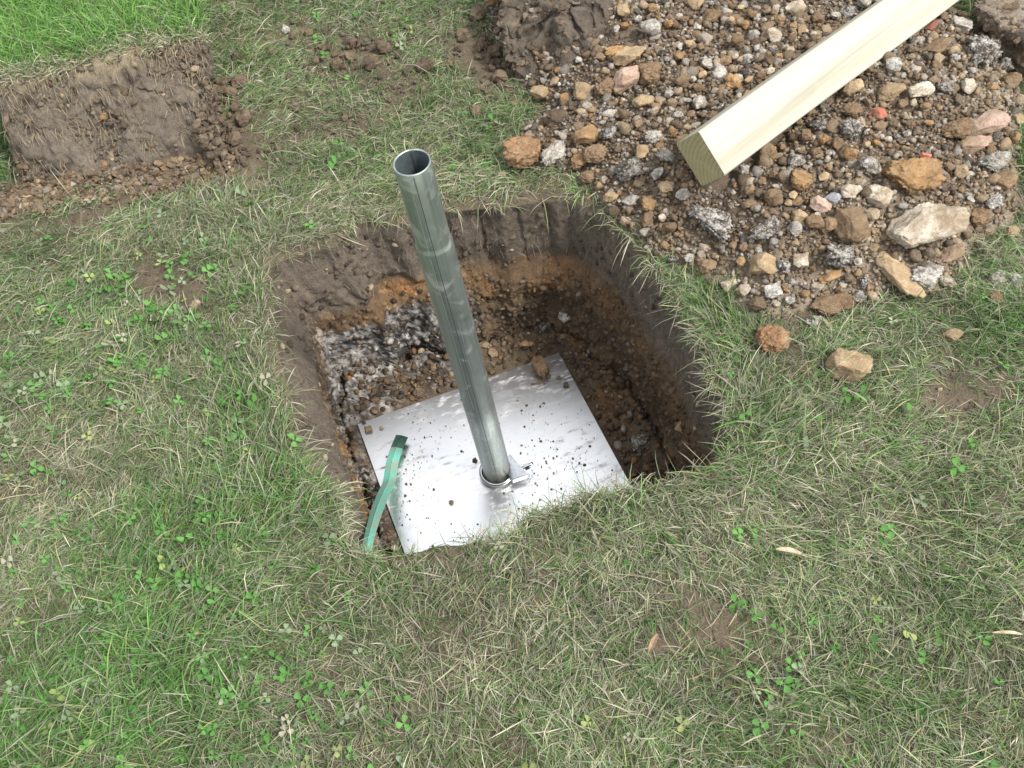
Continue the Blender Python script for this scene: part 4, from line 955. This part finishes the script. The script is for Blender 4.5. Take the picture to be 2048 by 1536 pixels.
# ------------------------------------------------------------------ dark sod at the edge of the heap, and the clod on the far corner
def sod(name, base_px, top_px, h, dback, label, seed, n=(64, 54, 40), amp=(.045, .022), z0=-.01, colk=1.0, hue=None):
    bb = at(base_px, 0.0); tp_ = at(top_px, h)
    e = bb[1] - bb[0]; bk_ = np.array([-e[1], e[0], 0]); bk_ /= np.linalg.norm(bk_)
    cs = [bb[0], bb[1], bb[1] + bk_ * dback, bb[0] + bk_ * dback]; ct_ = [tp_[0], tp_[1], tp_[1] + bk_ * dback * .9, tp_[0] + bk_ * dback * .9]
    cs = [np.array([p[0], p[1], z0]) for p in cs]
    V, F = block(cs + ct_, n, amp, seed); o3 = np.array([bb[0][0], bb[0][1], 0])
    col = topsoil_col(V, seed + 20, .35) * colk
    if hue is not None: col = mixc(col, hue, .5 * sst(-.2, .5, fbm(V, 9, 3, seed + 30)))
    e_ = tag(empty(name, o3), label, 'sod'); link('soil_body', mesh('soil_body', V - o3, F, col, True), M['soil'], e_)
    r = np.random.default_rng(seed); k_ = r.integers(0, len(V), 2400); sz_ = .0014 + .009 * r.uniform(size=2400) ** 4.5
    o = rock_field('crumbs', V[k_] - o3, sz_, mixc(col[k_] * r.uniform(.6, 1.5, (2400, 1)), pal(2400, r), .3 * np.ones(2400)), 1, M['crumb'], seed % 97, nvar=24); o.parent = e_; o['kind'] = 'stuff'
    return e_
sod('earth_sod', [(1040, 195), (1240, 190)], [(985, 40), (1200, 25)], .12, .30, 'dark crumbly topsoil sod leaning on the spoil heap beside the lawn', 600, colk=.72)
sod('earth_clod', [(1968, 95), (2090, 190)], [(1938, 10), (2080, 92)], .085, .22, 'big brown earth clod lying on green grass past the timber post', 650, (30, 30, 22), (.016, .008), hue=(.34, .23, .13), colk=1.35)

# ------------------------------------------------------------------ stones told apart one by one
# pixel centre, width, height in the photograph, kind, colour, name, category, label
HERO = [
 ((1046, 292), 76, 80, 'clod', 'rust', 'clod', 'large orange-brown clod at the heap edge facing the pole top', -.2),
 ((1108, 302), 60, 44, 'slag', 'ash', 'slag_lump', 'grey ashy lump touching the large orange-brown clod', .1),
 ((1165, 178), 40, 46, 'stone', 'tan', 'stone', 'tan wedge-shaped stone below the dark topsoil sod', .5),
 ((1211, 172), 46, 56, 'clod', 'brown', 'clod', 'rounded brown clod between the tan wedge stone and the reddish stone', .2),
 ((1251, 154), 62, 54, 'stone', 'pink', 'stone', 'smooth reddish-brown stone with a dark sooty corner', .8),
 ((1259, 106), 62, 52, 'stone', 'tan', 'stone', 'flat tan brown stone lying above the smooth reddish stone', -.4),
 ((1298, 140), 54, 62, 'clod', 'brown', 'clod', 'brown clod pressed against the right side of the flat tan stone', .6),
 ((1229, 100), 40, 34, 'clod', 'ochre', 'clod', 'orange ochre clod tucked behind the flat tan stone', .1),
 ((1288, 200), 42, 32, 'stone', 'tan', 'stone', 'tan grainy stone under the brown clod cluster', .3),
 ((1116, 230), 40, 42, 'clod', 'dark', 'clod', 'dark brown clod at the foot of the topsoil sod', 0),
 ((1174, 266), 48, 44, 'stone', 'ochre', 'stone', 'elongated ochre stone leaning on a brown clod near the heap edge', -.6),
 ((1192, 302), 48, 46, 'clod', 'brown', 'clod', 'square brown clod below the elongated ochre stone', .2),
 ((1158, 318), 34, 44, 'clod', 'ochre', 'clod', 'upright ochre clod beside the grey ashy lump', .1),
 ((1220, 262), 42, 34, 'slag', 'slag', 'slag_lump', 'black clinker lump next to the elongated ochre stone', .2),
 ((1306, 268), 40, 34, 'slag', 'ash', 'slag_lump', 'pale grey speckled lump near the timber post end', .4),
 ((1260, 334), 60, 48, 'slag', 'slag', 'slag_lump', 'charcoal black slag lump left of the timber end grain', .1),
 ((1284, 300), 34, 30, 'stone', 'tan', 'stone', 'pale tan stone above the charcoal black slag lump', .8),
 ((1330, 305), 26, 46, 'slag', 'ash', 'slag_lump', 'narrow grey and white lump beside the timber end', 1.2),
 ((1176, 350), 32, 32, 'clod', 'brown', 'clod', 'small brown clod at the heap fringe below the square clod', .4),
 ((1222, 392), 28, 26, 'stone', 'tan', 'stone', 'pale tan stone at the fringe of the heap near the pit corner', .2),
 ((1262, 398), 34, 24, 'stone', 'ash', 'stone', 'grey white stone on the slope above the pit corner', .1),
 ((1296, 402), 32, 38, 'clod', 'ochre', 'clod', 'orange clod beside the grey white stone above the pit corner', .5),
 ((1366, 386), 27, 25, 'pebble', 'ash', 'pebble', 'round grey pebble just below the timber end grain', .2),
 ((1424, 428), 58, 104, 'slag', 'slag', 'slag_lump', 'tall black and white clinker block in front of the timber end', .35),
 ((1528, 456), 64, 44, 'slag', 'slag', 'slag_lump', 'flat sooty clinker mass right of the tall clinker block', .1),
 ((1700, 440), 58, 76, 'stone', 'brown', 'stone', 'large smooth brown stone in the middle of the heap slope', .2),
 ((1743, 424), 32, 28, 'pebble', 'pale', 'pebble', 'whitish rounded pebble beside the large smooth brown stone', .1),
 ((1756, 384), 44, 58, 'stone', 'pale', 'stone', 'white stone with black sooty side above the whitish pebble', .4),
 ((1700, 378), 40, 36, 'stone', 'pale', 'stone', 'cream white angular stone above the large smooth brown stone', .9),
 ((1856, 440), 152, 96, 'stone', 'pale', 'stone', 'biggest pale conglomerate boulder full of coarse grains', -.1),
 ((1598, 430), 26, 32, 'pebble', 'tan', 'pebble', 'smooth tan pebble left of the dark brown stones', .1),
 ((1628, 438), 32, 38, 'stone', 'brown', 'stone', 'dull brown stone next to the smooth tan pebble', .3),
 ((1656, 446), 34, 34, 'stone', 'brown', 'stone', 'dark brown blocky stone against the large smooth brown stone', .7),
 ((1640, 406), 36, 40, 'stone', 'pink', 'stone', 'pinkish brown wedge stone beside a bluish stone', .2),
 ((1666, 394), 28, 28, 'stone', 'blue', 'stone', 'bluish grey angular stone next to the pinkish wedge stone', .4),
 ((1676, 500), 68, 64, 'slag', 'slag', 'slag_lump', 'grey black speckled slag lump below the large smooth brown stone', .2),
 ((1795, 525), 46, 116, 'stone', 'tan', 'stone', 'long upright tan slab with a pale sunlit ridge', .1),
 ((1850, 546), 62, 58, 'slag', 'ash', 'slag_lump', 'pitted grey lump right of the long upright tan slab', .5),
 ((1891, 556), 26, 38, 'stone', 'pale', 'stone', 'white oblong stone at the lower heap edge', .4),
 ((1661, 548), 46, 28, 'stone', 'ochre', 'stone', 'flat ochre orange stone low on the heap slope', .1),
 ((1634, 570), 24, 26, 'stone', 'pale', 'stone', 'small white stone beneath the flat ochre stone', .4),
 ((1486, 575), 26, 30, 'pebble', 'pale', 'pebble', 'pale pink pebble at the heap fringe above the green tuft', .9),
 ((1460, 566), 30, 22, 'pebble', 'pale', 'pebble', 'cream pebble beside the pale pink pebble', .3),
 ((1994, 552), 36, 36, 'slag', 'ash', 'slag_lump', 'round grey lump on the grass past the heap end', .2),
 ((2030, 556), 30, 34, 'stone', 'ash', 'stone', 'grey stone beside the round grey lump on the grass', .6),
 ((1986, 590), 30, 36, 'clod', 'brown', 'clod', 'brown clod on the grass below the round grey lump', .1),
 ((1545, 668), 68, 72, 'clod', 'rust', 'clod', 'rust orange clod alone in the grass in front of the heap', .2),
 ((1696, 722), 74, 82, 'stone', 'tan', 'stone', 'large tan sandstone lump alone on the lawn', .35),
 ((1905, 666), 38, 30, 'stone', 'tan', 'stone', 'small brown stone resting in grass near the pit-side lawn', .2),
 ((1960, 95), 76, 80, 'slag', 'slag', 'slag_lump', 'large grey pitted slag lump beyond the timber post', .4),
 ((2006, 130), 40, 36, 'slag', 'slag', 'slag_lump', 'smaller black slag lump touching the large pitted slag lump', .1),
 ((1985, 322), 64, 56, 'slag', 'ash', 'slag_lump', 'grey and white pitted lump near the heap end by green grass', .3),
 ((1972, 240), 84, 56, 'stone', 'pink', 'stone', 'pinkish slab tilted on the heap with a clean flat face', .35),
 ((1912, 252), 70, 52, 'clod', 'brown', 'clod', 'brown earthy clod wedged under the pinkish slab', .1),
 ((1945, 288), 70, 26, 'stone', 'pink', 'stone', 'thin pink shard below the pinkish slab', .5),
 ((2008, 356), 44, 42, 'stone', 'brown', 'stone', 'grey brown stone below the pitted lump near green grass', .8),
 ((1600, 352), 46, 52, 'clod', 'ochre', 'clod', 'sandy brown clod just below the timber post edge', .2),
 ((1592, 318), 30, 34, 'stone', 'slag', 'stone', 'dark grey stone between the timber post and the sandy clod', .4),
 ((1822, 340), 116, 92, 'clod', 'ochre', 'clod', 'broad orange earth clod in the upper heap slope', .15),
 ((1740, 325), 34, 44, 'stone', 'slag', 'stone', 'dark stone against the left side of the broad orange clod', .2),
 ((1755, 224), 26, 34, 'stone', 'brick', 'brick_fragment', 'bright red brick fragment half buried in the heap', .5),
 ((1851, 311), 18, 20, 'stone', 'brick', 'brick_fragment', 'tiny square red brick chip on the broad orange clod', .1),
 ((1862, 50), 34, 16, 'stone', 'brick', 'brick_fragment', 'long red brick splinter beside the timber post far end', .5),
 ((1780, 180), 54, 40, 'stone', 'tan', 'stone', 'sandy tan stone in the heap right of the timber post', .3),
 ((1704, 172), 42, 42, 'stone', 'tan', 'stone', 'tan knobbly stone touching the right edge of the timber post', .1),
 ((1700, 216), 36, 44, 'clod', 'brown', 'clod', 'brown clod under the tan knobbly stone by the post', .6),
 ((1840, 176), 46, 40, 'stone', 'pale', 'stone', 'sunlit sandy stone right of the sandy tan stone', .4),
 ((1890, 170), 40, 38, 'slag', 'ash', 'slag_lump', 'grey pitted lump in the heap beside the sunlit sandy stone', .3),
 ((1920, 45), 32, 44, 'stone', 'ash', 'stone', 'grey upright stone close to the timber post and green grass', .2),
 ((1876, 88), 60, 34, 'stone', 'brown', 'stone', 'dark brown flat stone under the far stretch of the post', .4),
 ((1958, 428), 46, 44, 'clod', 'brown', 'clod', 'round brown clod right of the biggest pale boulder', .2),
 ((1988, 400), 40, 34, 'slag', 'ash', 'slag_lump', 'grey speckled lump behind the round brown clod', .5),
 ((2024, 460), 34, 26, 'stone', 'tan', 'stone', 'cream and tan stone at the heap tip in the grass', .1),
 ((1715, 590), 26, 30, 'slag', 'ash', 'slag_lump', 'grey white lump at the lower heap edge over the mud slab', .1),
 ((1900, 505), 60, 26, 'stone', 'pink', 'stone', 'low pinkish brown stone under the biggest pale boulder', .1),
 ((1625, 640), 36, 28, 'slag', 'slag', 'slag_lump', 'small black and white slag piece in grass near the rust clod', .2),
 ((1006, 346), 20, 14, 'pebble', 'pale', 'pebble', 'white pebble in grass below the large orange-brown clod', .3),
 ((1030, 205), 20, 18, 'pebble', 'brown', 'pebble', 'lone brown pebble in grass near the topsoil sod', .3),
 ((573, 55), 16, 28, 'stone', 'ash', 'stone', 'upright grey stone flake standing in the grass by the turf block', .3),
 ((392, 606), 22, 20, 'pebble', 'pink', 'pebble', 'reddish brown pebble in the matted grass beside a bare spot', .3),
 ((316, 1232), 16, 14, 'pebble', 'dark', 'pebble', 'dark brown pebble among clover leaves', .3),
 ((1880, 778), 10, 8, 'pebble', 'tan', 'pebble', 'tiny tan pebble on the bare earth spot past the sandstone lump', .2),
]
placed = []; hero_xy = []
def short_name(lb):
    out = []
    for wd in lb.split():
        if out and wd in ('at', 'touching', 'below', 'between', 'with', 'lying', 'pressed', 'tucked', 'under', 'leaning', 'beside', 'next', 'near', 'left', 'above', 'on', 'in', 'just', 'right', 'alone', 'half', 'resting', 'beyond', 'full', 'against', 'low', 'past', 'wedged', 'tilted', 'behind', 'close', 'standing', 'among', 'beneath'): break
        out.append(wd)
    return ' '.join(out)
for i, ((x, y), w, h, kind, mt, nm, lb, rz) in enumerate(HERO):
    p = on_surf((x, y + h * .22)); sc = depth(p) / FPX
    w, h = w * 1.1, h * 1.1; W = w * sc * 1.04; H = min(w, h) * sc * .74; D = max((h * sc - .45 * H) / .74, .55 * W)
    if kind == 'stone' and ('flat' in lb or 'slab' in lb or 'thin' in lb): H = min(W, D) * .6
    tl = (random.uniform(-.25, .25), random.uniform(-.25, .25))
    o = put_rock(nm, kind, i % 7, mt, p, (W, D, H), .214 + rz * .25, tl, .29)
    tag(o, lb, {'slag_lump': 'slag', 'brick_fragment': 'brick'}.get(nm, nm)); placed.append((x, y, max(w, h) * .5)); hero_xy.append((p[0], p[1], short_name(lb)))
# mud slab flattened at the foot of the heap
p = on_surf((1665, 608)); s_ = depth(p) / FPX
tag(put_rock('mud_slab', 'clod', 2, 'brown', p, (100 * s_, 60 * s_, .024), .25, (0, 0), .28), 'flat trampled slab of brown mud where the heap meets the lawn', 'mud')

CLS = {'brown': ('clod', 'clod', 'middling rounded brown earth clod in the spoil heap', 'clod'), 'dark': ('lump', 'clod', 'middling dark crumbly topsoil clod in the spoil heap', 'clod'), 'tan': ('pebble', 'stone', 'middling tan stone loose in the spoil heap', 'stone'),
       'ochre': ('lump', 'clod', 'middling orange-ochre clod in the spoil heap', 'clod'), 'ash': ('pebble', 'stone', 'middling grey ashy stone in the spoil heap', 'stone'), 'slag': ('slag', 'slag_lump', 'middling black clinker piece in the spoil heap', 'slag'), 'pale': ('pebble', 'stone', 'middling whitish stone in the spoil heap', 'stone')}
r7 = np.random.default_rng(77); cnt = 0; tries = 0
names, wts = list(CLS), np.array([.40, .08, .15, .10, .14, .08, .05])
while cnt < 235 and tries < 9000:
    tries += 1
    x, y = r7.uniform(980, 2048), r7.uniform(-20, 640); w = 16 + 32 * r7.uniform() ** 2.2
    p = on_surf((x, y))
    if any((x - a) ** 2 + (y - b) ** 2 < (c0 + w * .45) ** 2 for a, b, c0 in placed): continue
    if poly_d(p[None, :2], HEAP)[0] < .015 or pit_d(p[:1], p[1:2])[0] < .03 or under_post(p[None])[0]: continue
    nmk = names[r7.choice(7, p=wts)]; kind, nm, lb, cat = CLS[nmk]; sc = depth(p) / FPX
    mt = nmk
    o = put_rock(nm, kind if kind != 'clod' else 'lump', int(r7.integers(0, 9)), mt, p, (w * sc, w * sc * r7.uniform(.8, 1.25), w * sc * r7.uniform(.6, .85)), r7.uniform(0, 6.28), (r7.normal(0, .3), r7.normal(0, .3)), .22)
    near_ = [h_[2] for h_ in sorted(hero_xy, key=lambda h_: (h_[0] - p[0]) ** 2 + (h_[1] - p[1]) ** 2) if len(h_[2].split()) > 2]
    lb = lb.replace('middling ', 'small ' if w < 24 else 'palm-sized ').split(' in the')[0].split(' loose')[0] + ' close to the ' + near_[0]
    tag(o, lb, cat, 'middling ' + {'clod': 'clods', 'stone': 'stones', 'slag': 'slag'}[cat] + ' of the spoil heap: ' + lb)
    placed.append((x, y, w * .5)); cnt += 1
print('heap stones', cnt)
# small dark clods strewn on the lawn between the turf block and the heap
for i in range(84):
    x, y = [(r7.normal(700, 85), r7.normal(120, 55)), (r7.normal(960, 28), r7.normal(110, 55)), (r7.normal(470, 16), r7.normal(230, 60))][(i * 7) % 3]
    if y < -20: continue
    p = on_surf((x, y)); 
    if poly_d(p[None, :2], HEAP)[0] > 0 or turf_fp(p[None, :2])[0] > -.01: continue
    sc = depth(p) / FPX; w = (11 + 30 * r7.uniform() ** 2.2) * sc
    gk = (i * 7) % 3; lb = ['small dark earth clod strewn in the open grass left of the heap', 'small dark earth clod in grass against the topsoil sod', 'small earth clod at the slumped end of the turf block'][gk]
    tag(put_rock('earth_clod', 'lump', int(r7.integers(0, 9)), 'dark', p, (w, w * r7.uniform(.7, 1.2), w * .7), r7.uniform(0, 6), (r7.normal(0, .3), 0), .12), lb, 'clod', ['clods strewn in the open grass', 'clods by the topsoil sod', 'clods by the turf block'][gk])
# stones on the pit floor that can be told apart
for i, (px, w, kind, mt, nm, lb) in enumerate([((1130, 634), 28, 'stone', 'ash', 'stone', 'grey angular stone on the ledge at the back of the pit'), ((985, 838 - 130), 22, 'pebble', 'brown', 'pebble', 'brown pebble on the pit floor behind the pole'), ((1090, 655), 24, 'slag', 'slag', 'slag_lump', 'dark slag bit on the pit floor beside the grey angular stone'),
        ((838, 788), 26, 'lump', 'dark', 'clod', 'dark round clod on the gravel at the back edge of the plate'), ((745, 742), 20, 'slag', 'ash', 'slag_lump', 'grey ash bit on the gravel near the white streaked wall'), ((1280, 890), 44, 'slag', 'slag', 'slag_lump', 'black and white slag lump low on the pit side by the plate edge'), ((1362, 856), 26, 'pebble', 'tan', 'pebble', 'tan pebble stuck low in the shaded pit wall'), ((1050, 690), 18, 'pebble', 'ochre', 'pebble', 'ochre pebble behind the mud clod on the pit floor')]):
    hit, _d = pit_hit(px)
    if hit is None: continue
    sc = depth(hit) / FPX; w_ = w * sc
    tag(put_rock(nm, kind, i % 9, mt, hit, (w_, w_, w_ * .75), i * 1.7, (.2, .1), .3), lb, {'slag_lump': 'slag'}.get(nm, nm))

# ------------------------------------------------------------------ a few fallen leaves and stalks
M['dryleaf'] = mat_rock('dry_leaf', [(.3, (.38, .30, .19)), (.7, (.62, .54, .40))], 50, .3, (.6, .7, 0, (1, 1, 1)))
M['brownleaf'] = mat_rock('brown_leaf', [(.3, (.22, .14, .09)), (.7, (.40, .28, .19))], 50, .3, (.6, .7, 0, (1, 1, 1)))
def leaf(a_px, b_px, w, mat, name, label, cat, zl=.028):
    a, b = at([a_px], zl)[0], at([b_px], zl)[0]; n = 10; t_ = np.linspace(0, 1, n)
    C = a + (b - a) * t_[:, None]; C[:, 2] += .006 * np.sin(t_ * 3.1); S = np.cross(b - a, [0, 0, 1]); S /= np.linalg.norm(S)
    wd = w * np.sin(np.clip(t_ * .9 + .06, 0, 1) * np.pi) ** .7
    V = np.concatenate([np.stack([C - S * wd[:, None] / 2 + [0, 0, .002], C, C + S * wd[:, None] / 2 + [0, 0, .002]], 1), np.stack([C + S * wd[:, None] / 2 + [0, 0, .0014], C - [0, 0, .0006], C - S * wd[:, None] / 2 + [0, 0, .0014]], 1)], 1)
    k = 6; i = np.arange(n - 1)[:, None]; j = np.arange(k)[None, :]; j2 = (j + 1) % k
    F = np.stack([i * k + j, i * k + j2, (i + 1) * k + j2, (i + 1) * k + j], -1).reshape(-1, 4)
    tag(link(name, mesh(name, V.reshape(-1, 3), F, None, False), M[mat]), label, cat)
leaf((1552, 1099), (1604, 1108), .008, 'dryleaf', 'dry_leaf', 'pale dry curled leaf lying on the grass right of the pit', 'leaf')
leaf((1298, 1306), (1316, 1268), .009, 'brownleaf', 'dry_leaf', 'brown dead leaf on a bare spot of the lawn', 'leaf')
leaf((1985, 1266), (2046, 1270), .005, 'dryleaf', 'straw_stalk', 'long pale straw stalk lying flat on the lawn', 'straw')
